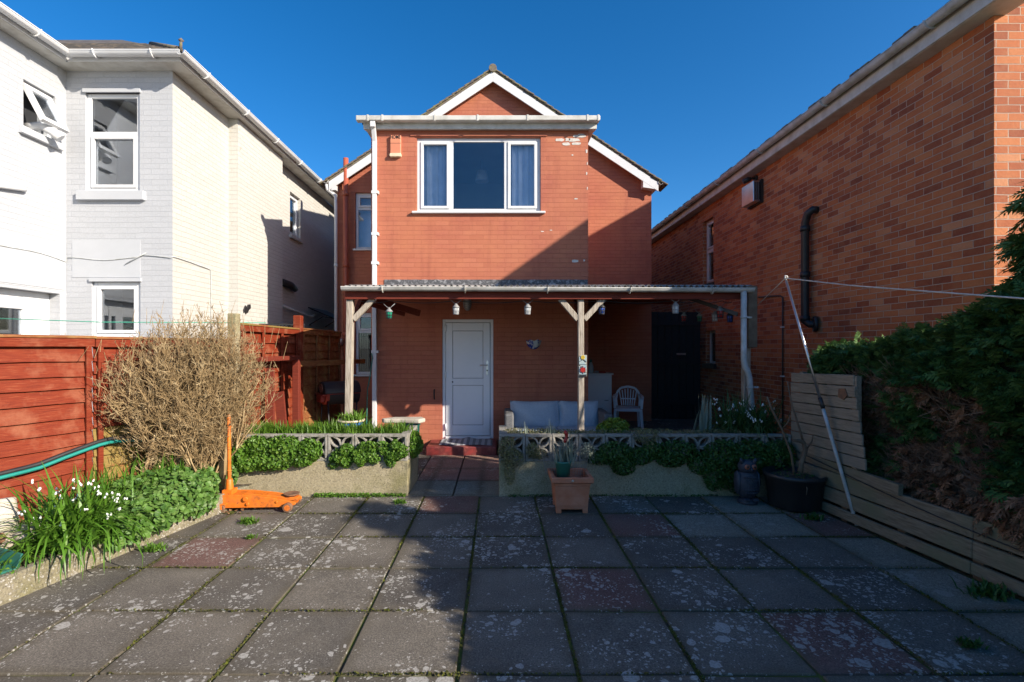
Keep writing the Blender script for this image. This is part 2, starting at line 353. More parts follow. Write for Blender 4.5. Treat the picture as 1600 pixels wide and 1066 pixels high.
M['moss'] = leafmat('moss', [(.06,.07,.012), (.10,.11,.018), (.045,.05,.015), (.12,.12,.03), (.07,.05,.025)], .9, .1, .1)
M['inner'] = leafmat('yellow green inner leaf', [(.14,.16,.02), (.22,.22,.03), (.10,.13,.02)], .6, .3)
def matmat():
    m, t, b = newmat('striped door mat'); v = coord(t, 'UV'); wv = t.nodes.new('ShaderNodeTexWave'); t.links.new(v, wv.inputs['Vector'])
    wv.inputs['Scale'].default_value = 3.4; wv.inputs['Distortion'].default_value = .3
    setin(t, b.inputs['Base Color'], ramp(t, wv.outputs['Fac'], [(.35, (.16,.17,.19)), (.55, (.36,.37,.40))])); b.inputs['Roughness'].default_value = 1
    bump(t, b, noise(t, v, 200, 4), .6, .006); return m
M['mat'] = matmat()
def slabmat(name, a, b_, lichen=1.0):
    m, t, b = newmat(name); v = coord(t, 'Object')
    c = ramp(t, noise(t, v, 2.2, 7, .68), [(.3, a), (.7, b_)])
    sp = ramp(t, noise(t, v, 105, 4, .85), [(.30, .40), (.5, 1.), (.70, 2.1)])
    c = mix(t, 1.0, c, sp, 'MULTIPLY')
    sxy = t.nodes.new('ShaderNodeSeparateXYZ'); t.links.new(v, sxy.inputs[0]); ed = None
    for ax_, of in ((0, .2), (1, -.09)):
        f = math_(t, 'FRACT', math_(t, 'DIVIDE', math_(t, 'ADD', sxy.outputs[ax_], of+6.0), .6)); f = math_(t, 'MINIMUM', f, math_(t, 'SUBTRACT', 1.0, f)); ed = f if ed is None else math_(t, 'MINIMUM', ed, f)
    ed = math_(t, 'ADD', ed, math_(t, 'MULTIPLY', math_(t, 'SUBTRACT', noise(t, v, 9, 5, .75), .5), .22))
    c = mix(t, ramp(t, ed, [(.0, .65), (.13, 0.)]), c, (.085, .07, .045))
    c = mix(t, ramp(t, noise(t, v, .9, 6, .7), [(.48, 0.), (.68, .55)]), c, mix(t, .55, c, (.20, .17, .13)))
    # lichen blotches
    nz = t.nodes.new('ShaderNodeTexNoise'); nz.inputs['Scale'].default_value = 16; nz.inputs['Detail'].default_value = 5; t.links.new(v, nz.inputs['Vector'])
    vm = t.nodes.new('ShaderNodeVectorMath'); vm.operation = 'MULTIPLY_ADD'; t.links.new(nz.outputs['Color'], vm.inputs[0]); vm.inputs[1].default_value = (.06, .06, 0); t.links.new(v, vm.inputs[2])
    msk = ramp(t, noise(t, v, 1.6, 3, .6), [(.42, 0.), (.60, 1.2)])
    tot = None
    for sc, th in ((6, .22), (13, .27), (30, .34), (62, .40)):
        vo = t.nodes.new('ShaderNodeTexVoronoi'); vo.inputs['Scale'].default_value = sc; vo.inputs['Randomness'].default_value = 1; t.links.new(vm.outputs[0], vo.inputs['Vector'])
        sx = t.nodes.new('ShaderNodeSeparateColor'); t.links.new(vo.outputs['Color'], sx.inputs[0])
        lim = math_(t, 'MULTIPLY', math_(t, 'MULTIPLY', sx.outputs[0], sx.outputs[1]), th*1.5)
        lim = math_(t, 'MULTIPLY', lim, math_(t, 'ADD', math_(t, 'MULTIPLY', msk, 1.0), .32))
        d = math_(t, 'SUBTRACT', lim, vo.outputs['Distance'])
        s_ = ramp(t, math_(t, 'ADD', math_(t, 'MULTIPLY', d, 10), .5), [(.46, 0.), (.62, 1.)])
        tot = s_ if tot is None else math_(t, 'MAXIMUM', tot, s_)
    tot = math_(t, 'MULTIPLY', tot, ramp(t, noise(t, v, 70, 4, .7), [(.3, .25), (.55, 1.)]))
    tot = math_(t, 'MULTIPLY', tot, .8*lichen)
    c = mix(t, tot, c, (.44, .42, .38))
    setin(t, b.inputs['Base Color'], c); b.inputs['Roughness'].default_value = .9; b.inputs['Specular IOR Level'].default_value = .25
    bump(t, b, noise(t, v, 150, 5, .8), .55, .004); return m
M['slabg'] = slabmat('grey paving slab', (.098,.086,.071), (.165,.146,.120))
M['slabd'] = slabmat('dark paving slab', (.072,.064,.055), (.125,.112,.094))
M['slabr'] = slabmat('red paving slab', (.125,.068,.056), (.165,.095,.08), .9)
M['slabl'] = slabmat('pale concrete slab', (.17,.16,.125), (.23,.21,.165), .45)
M['slabp'] = slabmat('pink path slab', (.22,.115,.09), (.29,.17,.14), .5)
M['joint'] = plain('mossy joint', (.05,.04,.025), (.075,.085,.015), 7, 1, .8, 60, c3=(.11,.13,.02), lo=.38, hi=.62)
M['ground'] = plain('garden earth', (.20,.17,.12), (.14,.14,.08), 3, 1, .6, 20)
#==PART2
# ------------------------------------------------------------------ foliage helpers
def unit(a): return a/np.maximum(np.linalg.norm(a, axis=-1, keepdims=True), 1e-9)
def leaves(name, P, N, L, W, mat, parent=None, spread=1.0, fold=.2, droop=0.0, rnd=.55):
    """folded diamond leaves at points P, facing roughly along N"""
    n = len(P); P = np.asarray(P, float); N = unit(np.asarray(N, float)+rng.normal(0, spread*.5, (n, 3)))
    d = unit(np.cross(N, rng.normal(0, 1, (n, 3)))); d = unit(d+np.array([0, 0, -droop])); s = np.cross(d, N)
    l = L*(1+rng.uniform(-rnd, rnd, (n, 1))); wd = W*(1+rng.uniform(-rnd, rnd, (n, 1)))
    V = np.stack([P-d*l*.5, P+s*wd*.5+N*wd*fold, P+d*l*.5, P-s*wd*.5+N*wd*fold], 1).reshape(-1, 3)
    b = np.arange(n)[:, None]*4; F = np.concatenate([b+np.array([[0, 1, 2]]), b+np.array([[0, 2, 3]])], 1).reshape(-1, 3)
    return link(name, rawmesh(name, V, F, 3), mat, parent)
def rounds(name, P, N, Rr, mat, parent=None, spread=.8, k=6, cup=.25):
    """round lobed leaves: a fan of k triangles"""
    n = len(P); P = np.asarray(P, float); N = unit(np.asarray(N, float)+rng.normal(0, spread*.5, (n, 3)))
    a = unit(np.cross(N, rng.normal(0, 1, (n, 3)))); c = np.cross(N, a); r = Rr*(1+rng.uniform(-.4, .4, (n, 1)))
    vs = [P]
    for i in range(k):
        t = 2*math.pi*i/k; q = r*(1+rng.uniform(-.15, .15, (n, 1))); vs.append(P+a*math.cos(t)*q+c*math.sin(t)*q+N*q*cup)
    V = np.stack(vs, 1).reshape(-1, 3); b = np.arange(n)[:, None]*(k+1)
    F = np.concatenate([b+np.array([[0, i+1, (i+1) % k+1]]) for i in range(k)], 1).reshape(-1, 3)
    return link(name, rawmesh(name, V, F, 3), mat, parent)
def blob(n, c, r, shell=.35, top=None):
    d = unit(rng.normal(0, 1, (n, 3)));  rad = 1-shell*rng.random((n, 1))**1.6
    P = np.array(c)+d*np.array(r)*rad; N = unit(d/np.array(r)); return P, N
def blobs(specs, dens, shell=.35, zmin=None):
    Ps, Ns = [], []
    for c, r in specs:
        n = int(dens*(r[0]*r[1]+r[1]*r[2]+r[0]*r[2])); P, N = blob(n, c, r, shell); Ps.append(P); Ns.append(N)
    P = np.concatenate(Ps); N = np.concatenate(Ns)
    if zmin is not None: k = P[:, 2] > zmin; P, N = P[k], N[k]
    return P, N
def straps(name, roots, L, W, mat, parent=None, lean=(.5, 1.0), seg=6, drop=1.0, dirs=None, lrnd=.3):
    """arching strap leaves"""
    n = len(roots); roots = np.asarray(roots, float); az = rng.uniform(0, 2*math.pi, n) if dirs is None else dirs
    ln = rng.uniform(lean[0], lean[1], n); l = L*(1+rng.uniform(-lrnd, lrnd, n)); V = []; F = []
    for i in range(n):
        h = np.array([math.cos(az[i]), math.sin(az[i]), 0]); sd = np.array([-h[1], h[0], 0]); p = roots[i].copy(); th = math.pi/2-ln[i]*.5
        b = len(V)
        for k in range(seg+1):
            t = k/seg; wd = W*(1-t**2.2)*(.55+.45*min(1, t*4))*.5+.0005
            up = np.array([0, 0, 1])*.25*wd
            V += [p-sd*wd+up, p, p+sd*wd+up]
            dr = h*math.cos(th)+np.array([0, 0, 1])*math.sin(th); p = p+dr*l[i]/seg; th -= drop*ln[i]*1.9/seg*(.4+1.2*t)
        for k in range(seg):
            a = b+3*k; F += [(a, a+1, a+4, a+3), (a+1, a+2, a+5, a+4)]
    return link(name, rawmesh(name, V, F, 4), mat, parent)
def fronds(name, P, D, L, mat, parent=None, pairs=7, wid=.5, droop=.25, flat=None):
    """flat conifer sprays: an axis with paired leaflets; P roots, D outward directions"""
    n = len(P); P = np.asarray(P, float); D = unit(np.asarray(D, float)+rng.normal(0, .35, (n, 3)))
    up = unit(np.array([0, 0, 1.0])+rng.normal(0, .5, (n, 3))); s = unit(np.cross(D, up)); nn = np.cross(s, D)
    l = L*(1+rng.uniform(-.4, .4, (n, 1))); V = []; 
    for j in range(pairs):
        t = (j+.3)/pairs; base = P+D*l*t-np.array([0, 0, 1])*l*droop*t*t
        ll = l*wid*(math.sin(math.pi*min(1, .25+.8*t))**.8)*(1-.35*t)
        for sg in (-1, 1):
            o = unit(s*sg*.8+D*.75+rng.normal(0, .15, (n, 3)))
            tip = base+o*ll-np.array([0, 0, 1])*ll*.25; wv = np.cross(o, nn)*ll*.17
            V.append(np.stack([base, base+o*ll*.5+wv, tip, base+o*ll*.5-wv], 1))
    tip = P+D*l*1.08-np.array([0, 0, 1])*l*droop; wv = s*l*.05
    V.append(np.stack([P, P+D*l*.5+wv, tip, P+D*l*.5-wv], 1))
    V = np.stack(V, 1).reshape(-1, 3)             # n, groups, 4
    F = np.arange(len(V)).reshape(-1, 4)
    return link(name, rawmesh(name, V, F, 4), mat, parent)
def twigs(name, segs, mat, parent=None, n=3):
    """segs: list of (p, q, r0, r1) -> tapered prisms, vectorised"""
    A = np.array([s[0] for s in segs], float); B = np.array([s[1] for s in segs], float); r0 = np.array([s[2] for s in segs])[:, None]; r1 = np.array([s[3] for s in segs])[:, None]
    d = unit(B-A); a = unit(np.cross(d, np.where(np.abs(d[:, 2:3]) > .9, np.array([[1., 0, 0]]), np.array([[0, 0, 1.]])))); c = np.cross(d, a)
    V = []
    for base, r in ((A, r0), (B, r1)):
        for k in range(n):
            t = 2*math.pi*k/n; V.append(base+a*math.cos(t)*r+c*math.sin(t)*r)
    V = np.stack(V, 1).reshape(-1, 3); b = np.arange(len(segs))[:, None]*2*n
    F = np.concatenate([b+np.array([[k, (k+1) % n, n+(k+1) % n, n+k]]) for k in range(n)], 1).reshape(-1, 4)
    return link(name, rawmesh(name, V, F, 4), mat, parent, smooth=True)
def branchy(p, d, L, r, depth, segs, tips, kids=4, wob=.25, up=.1, ang=.6, shrink=.62):
    p = Vector(p); d = Vector(d).normalized(); k = 4 if depth > 0 else 2; pts = [p.copy()]
    for i in range(k):
        d = (d+Vector(rng.normal(0, wob, 3))*.5+Vector((0, 0, up))*.4).normalized(); q = p+d*L/k
        segs.append((tuple(p), tuple(q), r*(1-.5*i/k), r*(1-.5*(i+1)/k))); p = q; pts.append(p.copy())
    if depth == 0: tips.append((tuple(p), tuple(d))); return
    for j in range(kids):
        i = min(k, 1+int(k*(j+rng.random())/kids)); nd_ = (d+Vector(rng.normal(0, ang, 3))).normalized()
        branchy(pts[i], nd_, L*shrink*rng.uniform(.7, 1.2), r*.5, depth-1, segs, tips, kids, wob, up, ang, shrink)

# ------------------------------------------------------------------ ground, patio
def fenceX(y): return -3.98+.40*(y-4) if y < 6 else -3.14
def kerbX(y): return -3.14+.235*(y-3.16)
def boardX(y): return 3.40-.10*(y-3.0)
g = MB(); g.add([(-400,-400,-.06),(400,-400,-.06),(400,900,-.06),(-400,900,-.06)], [(0,1,2,3)])
tag(g.build('ground', M['ground']), kind='structure')
g = MB()
# mossy bed of the joints
ys = np.linspace(.2, 5.55, 60)
vs = []; fs = []
for i, y in enumerate(ys):
    vs += [(kerbX(y)-.05, y, -.012), (boardX(y)+.02, y, -.012)]
for i in range(len(ys)-1): fs.append((2*i, 2*i+1, 2*i+3, 2*i+2))
g.add(vs, fs)
tag(g.build('patio_bed', M['joint']), kind='structure')
pat = MB(); x0 = -.2; y0 = 2.49-.6*4
tint = {(2,2):3,(3,4):3,(1,3):3,(-3,3):3,(5,5):3,(4,5):4,(5,4):4,(6,5):4}
redset = {(0,4),(1,1),(2,6),(0,2),(-4,5),(-3,3)}
def clipx(y, x): return min(max(x, kerbX(y)+.0), boardX(y)-.02)
for j in range(9):
    ya = y0+.6*j+.008; yb = y0+.6*(j+1)-.008
    if j == 8: yb = 5.46
    for i in range(-6, 7):
        xa = x0+.6*i; xb = xa+.6
        if i <= -5: continue
        if i == 6: continue
        gap = .008+.004*random.random()
        q = [(xa+gap, ya), (xb-gap, ya), (xb-gap, yb), (xa+gap, yb)]
        q = [(clipx(y, x), y) for x, y in q]
        if q[1][0]-q[0][0] < .05 and q[2][0]-q[3][0] < .05: continue
        z = random.uniform(-.004, .004); tl = [random.uniform(-.003, .003) for _ in range(4)]
        rr = random.random(); mi = 1 if rr < .30 else 0
        Yr = round((ya-2.49)/.6)   # row index, 0 = row starting at 2.49
        if (i, Yr) in {(1, 1), (3, 0), (2, 3), (-4, 2), (-1, 4), (5, 3)}: mi = 2
        elif (i, Yr) in {(3, 3), (4, 3), (4, 4)} or i >= 5: mi = 3
        pat.add([(x, y, -.04) for x, y in q]+[(x, y, z+tl[k]) for k, (x, y) in enumerate(q)], [(4,5,6,7),(0,1,5,4),(1,2,6,5),(2,3,7,6),(3,0,4,7)], mi)
# in-situ concrete strip along the kerb
for j in range(9):
    ya = y0+.6*j+.006; yb = y0+.6*(j+1)-.006
    if j == 8: yb = 5.46
    xa, xb = -2.6-.0, -2.6
    q = [(kerbX(ya)+.0, ya), (-2.612, ya), (-2.612, yb), (kerbX(yb), yb)]
    if kerbX(yb) < -2.65: pat.add([(x, y, -.04) for x, y in q]+[(x, y, -.002) for x, y in q], [(4,5,6,7),(0,1,5,4),(1,2,6,5),(2,3,7,6),(3,0,4,7)], 1)
tag(pat.build('patio', [M['slabg'], M['slabd'], M['slabr'], M['slabl']], bevel=.006, seg=2), kind='structure')
# path from the patio to the step and the paving under the canopy
pa = MB(); k = 0
for yy in np.arange(5.47, 7.5, .62):
    ye = min(yy+.61, 7.497)
    for xa, xb in ((-.99, -.50), (-.49, .02)):
        pa.box(xa+.004, yy, -.04, xb-.004, ye, .004+random.uniform(-.003, .003), 1 if yy < 6 else 0)
tag(pa.build('path', [M['slabp'], M['slabl']], bevel=.005), kind='structure')
cp = MB()
for xa, xb in ((-3.1, -1.0), (.03, 4.45)):
    for yy in np.arange(6.15, 12.5, .61): 
        x = xa
        while x < xb-.05:
            xe = min(x+.6, xb); cp.box(x+.004, yy, -.05, xe-.004, yy+.602, random.uniform(-.004, .002)); x += .6
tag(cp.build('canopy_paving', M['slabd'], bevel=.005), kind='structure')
# raised bed on the left
bd = MB(); vs = []; fs = []; YB = np.linspace(.3, 5.45, 50)
for y in YB:
    a = fenceX(y)-.02; b = kerbX(y)-.05
    for t in np.linspace(0, 1, 9): vs.append((a+(b-a)*t, y, .14+.05*math.sin(y*7+t*5)*t*(1-t)*2+random.uniform(0, .025)))
for i in range(len(YB)-1):
    for k in range(8): a = i*9+k; fs.append((a, a+1, a+10, a+9))
bd.add(vs, fs); tag(bd.build('bed_soil', M['soil']), kind='structure')
kb = MB(); n = 40; vs = []; fs = []
for i, y in enumerate(np.linspace(.3, 5.3, n)):
    x = kerbX(y); h = .165+.008*math.sin(y*3)+random.uniform(-.006, .006); w_ = .075+random.uniform(-.006, .006)
    vs += [(x+.012, y, -.03), (x, y, h-.012), (x-.012, y, h), (x-w_, y, h), (x-w_-.01, y, -.03)]
for i in range(n-1):
    for k in range(4): a = i*5+k; fs.append((a, a+5, a+6, a+1))
fs.append((0,1,2,3,4)); fs.append(tuple((n-1)*5+k for k in range(5)))
kb.add(vs, fs)
o = kb.build('garden_kerb', M['kerbstone']); tag(o, 'rough pebbly concrete kerb edging the flower bed beside the red fence', 'kerb')

# ------------------------------------------------------------------ windows
def window(parent, ax, c, u0, u1, v0, v1, sgn, name='window', div_u=(), div_v=(), fw=.06, dep=.07, glass='glass', recess=.05, fm='upvc', inner=(), sill=None, sashes=None):
    """ax 'y': in plane y=c looking to -y; ax 'x': plane x=c, outward sgn"""
    def bx(mb, ua, ub, va, vb, d0, d1, mi=0):   # d: depth inward from the wall face
        if ax == 'y': mb.box(ua, c+d0, va, ub, c+d1, vb, mi)
        else:
            a, b = c-sgn*d0, c-sgn*d1; mb.box(min(a, b), ua, va, max(a, b), ub, vb, mi)
    f = MB(); r0, r1 = recess, recess+dep
    bx(f, u0, u0+fw, v0, v1, r0, r1); bx(f, u1-fw, u1, v0, v1, r0, r1); bx(f, u0+fw, u1-fw, v0, v0+fw, r0, r1); bx(f, u0+fw, u1-fw, v1-fw, v1, r0, r1)
    us = [u0+fw]+list(div_u)+[u1-fw]; vs = [v0+fw]+list(div_v)+[v1-fw]
    for u in div_u: bx(f, u-fw*.5, u+fw*.5, v0+fw, v1-fw, r0+.002, r1-.002)
    for v in div_v: bx(f, u0+fw, u1-fw, v-fw*.5, v+fw*.5, r0+.001, r1-.001)
    wnd = f.build(name, M[fm], parent, bevel=.006, seg=2)
    cells = [(us[i], us[i+1], vs[j], vs[j+1]) for i in range(len(us)-1) for j in range(len(vs)-1)]
    for ci, (a, b, d, e) in enumerate(cells):
        if a > u0+fw+.001: a += fw*.5
        if b < u1-fw-.001: b -= fw*.5
        if d > v0+fw+.001: d += fw*.5
        if e < v1-fw-.001: e -= fw*.5
        if sashes and ci in sashes:
            s = MB(); q = .045; bx(s, a, a+q, d, e, r0-.015, r1-.02); bx(s, b-q, b, d, e, r0-.015, r1-.02); bx(s, a+q, b-q, d, d+q, r0-.015, r1-.02); bx(s, a+q, b-q, e-q, e, r0-.015, r1-.02)
            s.build('sash', M[fm], wnd, bevel=.005, seg=2); a += q; b -= q; d += q; e -= q
        p = MB(); bx(p, a, b, d, e, r0+.02, r0+.026); p.build('pane', M[glass], wnd)
    if sill:
        s = MB(); bx(s, u0-sill[0], u1+sill[0], v0-sill[2], v0, -sill[1], recess+.02); s.build('sill', M[sill[3]], wnd, bevel=.006)
    return wnd
def gutter(parent, p, q, r=.055, m='upvc', name='gutter', n=8, brk=1.0, caps=True):
    """half round gutter from p to q with brackets"""
    p = Vector(p); q = Vector(q); d = (q-p).normalized(); L = (q-p).length; s = d.cross(Vector((0,0,1))).normalized(); mb = MB()
    vs = []; fs = []
    prof = [(math.cos(t)*r, -math.sin(t)*r) for t in np.linspace(0, math.pi, n+1)]; prof2 = [(a*.93, b*.93) for a, b in prof[::-1]]
    prof = [(r*1.08, .004), (r*1.08, -.008)]+prof[0:]+[(-r*1.08, -.008), (-r*1.08, .004)]; full = prof+prof2; m_ = len(full)
    for e in (p, q):
        for a, b in full: vs.append(e+s*a+Vector((0, 0, b)))
    for k in range(m_): fs.append((k, (k+1) % m_, m_+(k+1) % m_, m_+k))
    if caps: fs += [tuple(range(m_)), tuple(range(2*m_-1, m_-1, -1))]
    mb.add(vs, fs); g_ = mb.build(name, M[m], parent)
    if brk:
        k = max(1, int(L/brk))
        for i in range(k):
            c = p+d*(L*(i+.5)/k); b = MB(); rr = r*1.12
            pts = [c+s*math.cos(t)*rr+Vector((0, 0, -math.sin(t)*rr)) for t in np.linspace(-.1, math.pi+.1, 10)]
            for a_, b_ in zip(pts, pts[1:]): b.beam(a_, b_, .03, .008, up=d)
            b.build('bracket', M[m], g_)
    return g_

# ------------------------------------------------------------------ red house
H = empty('red_house', (0, 8.12, 0), 'terracotta painted brick house with white picture window and gable behind the patio', 'house')
wl = MB(); XL, XR, YM, EZ, AX, AZ_ = -3.53, 3.375, 11.0, 5.16, -.11, 7.50
wl.wall('y', YM, XL, XR, -.05, EZ, [(-3.14, -2.35, 3.78, 5.02), (-3.14, -2.35, 1.02, 2.38)], .28)
wl.prism([(XL, EZ), (XR, EZ), (AX, AZ_)], YM, YM+.28)
wl.wall('x', XL, YM+.28, 21, -.05, EZ, [], .28); wl.wall('x', XR-.28, YM+.28, 21, -.05, EZ, [], .28)
wl.wall('y', 20.72, XL+.28, XR-.28, -.05, EZ, [], .28)
wl.build('wall', M['redpaint'], H)
EX0, EX1, EY, ET = -2.056, 1.464, 8.12, 5.2
PW = (-1.319, .696, 3.82, 5.03); DR = (-.903, -.073, .135, 2.077)
ew = MB(); ew.wall('y', EY, EX0, EX1, -.05, ET, [PW, DR], .25)
ew.wall('x', EX0, EY+.25, YM, -.05, ET, [], .25); ew.wall('x', EX1-.25, EY+.25, YM, -.05, ET, [], .25)
ew.build('extension_wall', M['redpaint'], H)
# soldier/drip course above the picture window, thin proud strip
dc = MB(); dc.box(-1.42, EY-.018, 5.045, -.60, EY+.002, 5.075); dc.box(-.56, EY-.018, 5.045, .80, EY+.002, 5.075); dc.build('drip_ledge', M['redpaint'], H)
# room behind the picture window
rm = MB(); rm.box(-1.75, 10.80, 2.95, 1.2, 10.86, 5.15); rm.box(-1.80, 8.375, 2.90, 1.21, 10.86, 2.95); rm.box(-1.80, 8.375, 5.15, 1.21, 10.86, 5.19)
rm.box(-1.80, 8.375, 2.95, -1.75, 10.8, 5.15); rm.box(1.16, 8.375, 2.95, 1.21, 10.80, 5.15)
rm.build('room', M['room'], H)
pw = window(H, 'y', EY, *PW, -1, div_u=(-.76, .13), fw=.06, recess=.045, glass='glassdark', sashes={0, 2}, sill=(.07, .06, .035, 'upvc'), name='window')
for a, b in ((-1.27, -.73), (.15, .65)):
    cu = MB(); vs = []; fs = []; n = 60
    for i in range(n+1):
        t = i/n; x = a+(b-a)*t; y = 8.268+.020*math.sin(t*26+a)+.006*math.sin(t*61)
        vs += [(x, y, 3.80), (x, y-.01*math.sin(t*9), 4.95)]
    for i in range(n): fs.append((2*i, 2*i+2, 2*i+3, 2*i+1))
    cu.add(vs, fs); cu.build('curtain', M['curtain'], pw)
sh = MB(); sh.lathe([(.09, .0), (.13, -.2), (.125, -.2), (.086, 0)], (-.3, 9.4, 4.93), 20); sh.cyl((-.3, 9.4, 4.9), (-.3, 9.4, 5.15), .006); sh.build('lamp_shade', M['curtain'], pw)
pz = MB(); pz.box(-1.1, 10.74, 3.9, .1, 10.798, 4.22); pz.build('headboard', M['curtain'], pw)
# alarm box with HOME
al = MB(); al.prism([(-1.742, 4.74), (-1.742, 5.05), (-1.565, 5.05), (-1.565, 4.74)], EY-.045, EY-.002)
ab = al.build('alarm_box', M['alarm'], H, bevel=.012, seg=2)
lb = MB(); lb.prism([(-1.752, 4.72), (-1.74, 4.752), (-1.567, 4.752), (-1.555, 4.72), (-1.57, 4.695), (-1.737, 4.695)], EY-.06, EY-.003); lb.build('lens', M['alarmbase'], ab, bevel=.006)
gv = MB(); gv.box(-1.74, EY-.0465, 4.912, -1.567, EY-.0445, 4.917); gv.build('joint_line', M['ink'], ab)
def text(s, size, loc, rot, name, mat, parent, ext=.001, align='CENTER'):
    cu = bpy.data.curves.new('t', 'FONT'); cu.body = s; cu.size = size; cu.align_x = align; cu.align_y = 'CENTER'; cu.extrude = ext; cu.offset = size*.004
    ob = bpy.data.objects.new('t', cu); COL.objects.link(ob); dg = bpy.context.evaluated_depsgraph_get(); dg.update()
    me = bpy.data.meshes.new_from_object(ob.evaluated_get(dg)); bpy.data.objects.remove(ob)
    me.transform(Matrix.Translation(loc) @ rot); return link(name, me, mat, parent)
text('HOME', .075, Vector((-1.653, EY-.0475, 5.012)), Matrix.Rotation(R(90), 4, 'X') @ Matrix.Diagonal((.78, 1.15, 1, 1)), 'lettering', M['ink'], ab)
# door
df = MB(); x0_, x1_, z0_, z1_ = DR
df.box(x0_, EY+.03, z0_, x0_+.05, EY+.10, z1_); df.box(x1_-.05, EY+.03, z0_, x1_, EY+.10, z1_); df.box(x0_+.05, EY+.03, z1_-.05, x1_-.05, EY+.10, z1_); df.box(x0_+.05, EY+.0, z0_, x1_-.05, EY+.1, z0_+.04)
dfr = df.build('door_frame', M['door'], H, bevel=.005)
dl = MB(); a, b, c, d = x0_+.056, x1_-.056, z0_+.05, z1_-.056
dl.box(a, EY+.02, c, a+.11, EY+.085, d); dl.box(b-.11, EY+.02, c, b, EY+.085, d); dl.box(a+.11, EY+.02, c, b-.11, EY+.085, c+.17); dl.box(a+.11, EY+.02, d-.13, b-.11, EY+.085, d)
dl.box(a+.11, EY+.02, 1.005, b-.11, EY+.085, 1.115)
door = dl.build('door', M['door'], H, bevel=.006, seg=2)
for va, vb in ((c+.17, 1.005), (1.115, d-.13)):
    s = MB(); s.box(a+.11, EY+.028, va, b-.11, EY+.034, vb); s.build('seal', M['seal'], door)
    p = MB(); p.box(a+.116, EY+.022, va+.006, b-.116, EY+.03, vb-.006); p.build('door_panel', M['door'], door, bevel=.004)
hd = MB(); hx = b-.045; hd.box(hx-.017, EY+.008, 1.17, hx+.017, EY+.02, 1.40); hd.tube([(hx, EY+.01, 1.335), (hx, EY-.035, 1.335), (hx-.03, EY-.04, 1.335), (hx-.12, EY-.038, 1.332)], .009, 8); hd.build('handle', M['chrome'], door)
kh = MB(); kh.cyl((hx, EY+.0075, 1.245), (hx, EY+.004, 1.245), .012); kh.box(a+.1, EY+.012, 1.045, a+.12, EY+.02, 1.07); kh.build('keyhole', M['ink'], door)
for z in (.33, 1.17, 1.93):
    h = MB(); h.cyl((x0_+.055, EY+.012, z-.05), (x0_+.055, EY+.012, z+.05), .012); h.build('hinge', M['door'], door)
di = MB(); di.box(x0_+.01, EY+.26, 0.1, x1_-.01, EY+.3, 2.1); di.build('hall', M['dark'], H)
st = MB(); st.box(-1.08, 7.5, -.03, -.02, 8.12, .128); st.build('door_step', M['steppaint'], H, bevel=.012, seg=2)
# windows of the main wall
for v0, v1, tr in ((3.78, 5.02, 4.68), (1.02, 2.38, 1.96)):
    wn = window(H, 'y', YM, -3.14, -2.35, v0, v1, -1, div_v=(tr,), fw=.055, recess=.06, glass='glassdark', sashes={1}, sill=(.04, .05, .04, 'upvc'))
    bk = MB(); bk.box(-3.16, YM+.30, v0-.1, -2.3, YM+.33, v1+.1); bk.build('window_backing', M['curtain'] if v0 > 3 else M['dark'], wn)  # lower backing sheet is near-black for the shade indoors
# gable bargeboards, roof
def gable_roof(parent, ax, az, xl, xr, slope, y0, y1, tile, over=.12):
    for sg, xe in ((-1, xl), (1, xr)):
        zE = az-slope*abs(xe-ax)
        bb = MB(); t = .19
        bb.prism([(ax, az), (xe, zE), (xe, zE-t*1.0), (ax, az-t*1.15)], y0-.022, y0+.006); o_ = bb.build('bargeboard', M['upvc'], parent, bevel=.004)
        so_ = MB(); so_.prism([(ax, az-.03), (xe, zE-.03), (xe, zE-.05), (ax, az-.05)], y0+.006, YM); so_.build('soffit', M['upvcold'], parent)
        rf = MB(); rf.prism([(ax, az+.055), (xe+sg*.05, zE+.055-slope*.05), (xe+sg*.05, zE+.005-slope*.05), (ax, az+.005)], y0-.02, y1)
        L = math.hypot(xe-ax, az-zE); k = int(L/.16); ux, uz = (xe-ax)/L, (zE-az)/L
        for i in range(k+1):
            a = i*L/k-.02; j = random.uniform(-.012, .012); c0 = Vector((ax+ux*a, 0, az+uz*a)); nrm = Vector((-uz*sg, 0, ux*sg)) if sg > 0 else Vector((uz*-1*-1, 0, -ux*-1*-1))
            nrm = Vector((sg*slope, 0, 1)).normalized(); u = Vector((ux, 0, uz))
            p0 = c0+nrm*(.052+.012); p1 = c0+u*(L/k+.05)+nrm*(.052+.034)
            yy = y0-.05+j
            q = [p0, p1, p1-nrm*.03, p0-nrm*.03]
            rf.add([(p.x, yy, p.z) for p in q]+[(p.x, yy+.5, p.z) for p in q], [(0,1,2,3),(7,6,5,4),(0,4,5,1),(1,5,6,2),(2,6,7,3),(3,7,4,0)])
        rf.build('roof', M['mosstile'], parent, bevel=.006)
    rd = MB(); rd.tube([(ax, y0-.06, az+.06), (ax, y1, az+.06)], .085, 12); rd.build('ridge_tile', M['mosstile'], parent)
gable_roof(H, AX, 7.585, -3.66, 3.47, .672, 10.84, 21, None)
for x0e, x1e in ((3.14, 3.40), (-3.60, -3.50)):
    eb = MB(); eb.prism([(x0e, 5.08), (x0e, 5.30), (x1e, 5.16), (x1e, 5.04)], 10.82, 10.99) if x0e > 0 else eb.prism([(x0e, 5.02), (x0e, 5.12), (x1e, 5.18), (x1e, 5.02)], 10.82, 10.99)
    eb.build('eave_end', M['upvc'], H)
gutter(H, (3.52, 10.80, 5.19), (3.52, 20.8, 5.19), brk=3); gutter(H, (-3.72, 10.80, 5.22), (-3.72, 20.8, 5.22), brk=3)
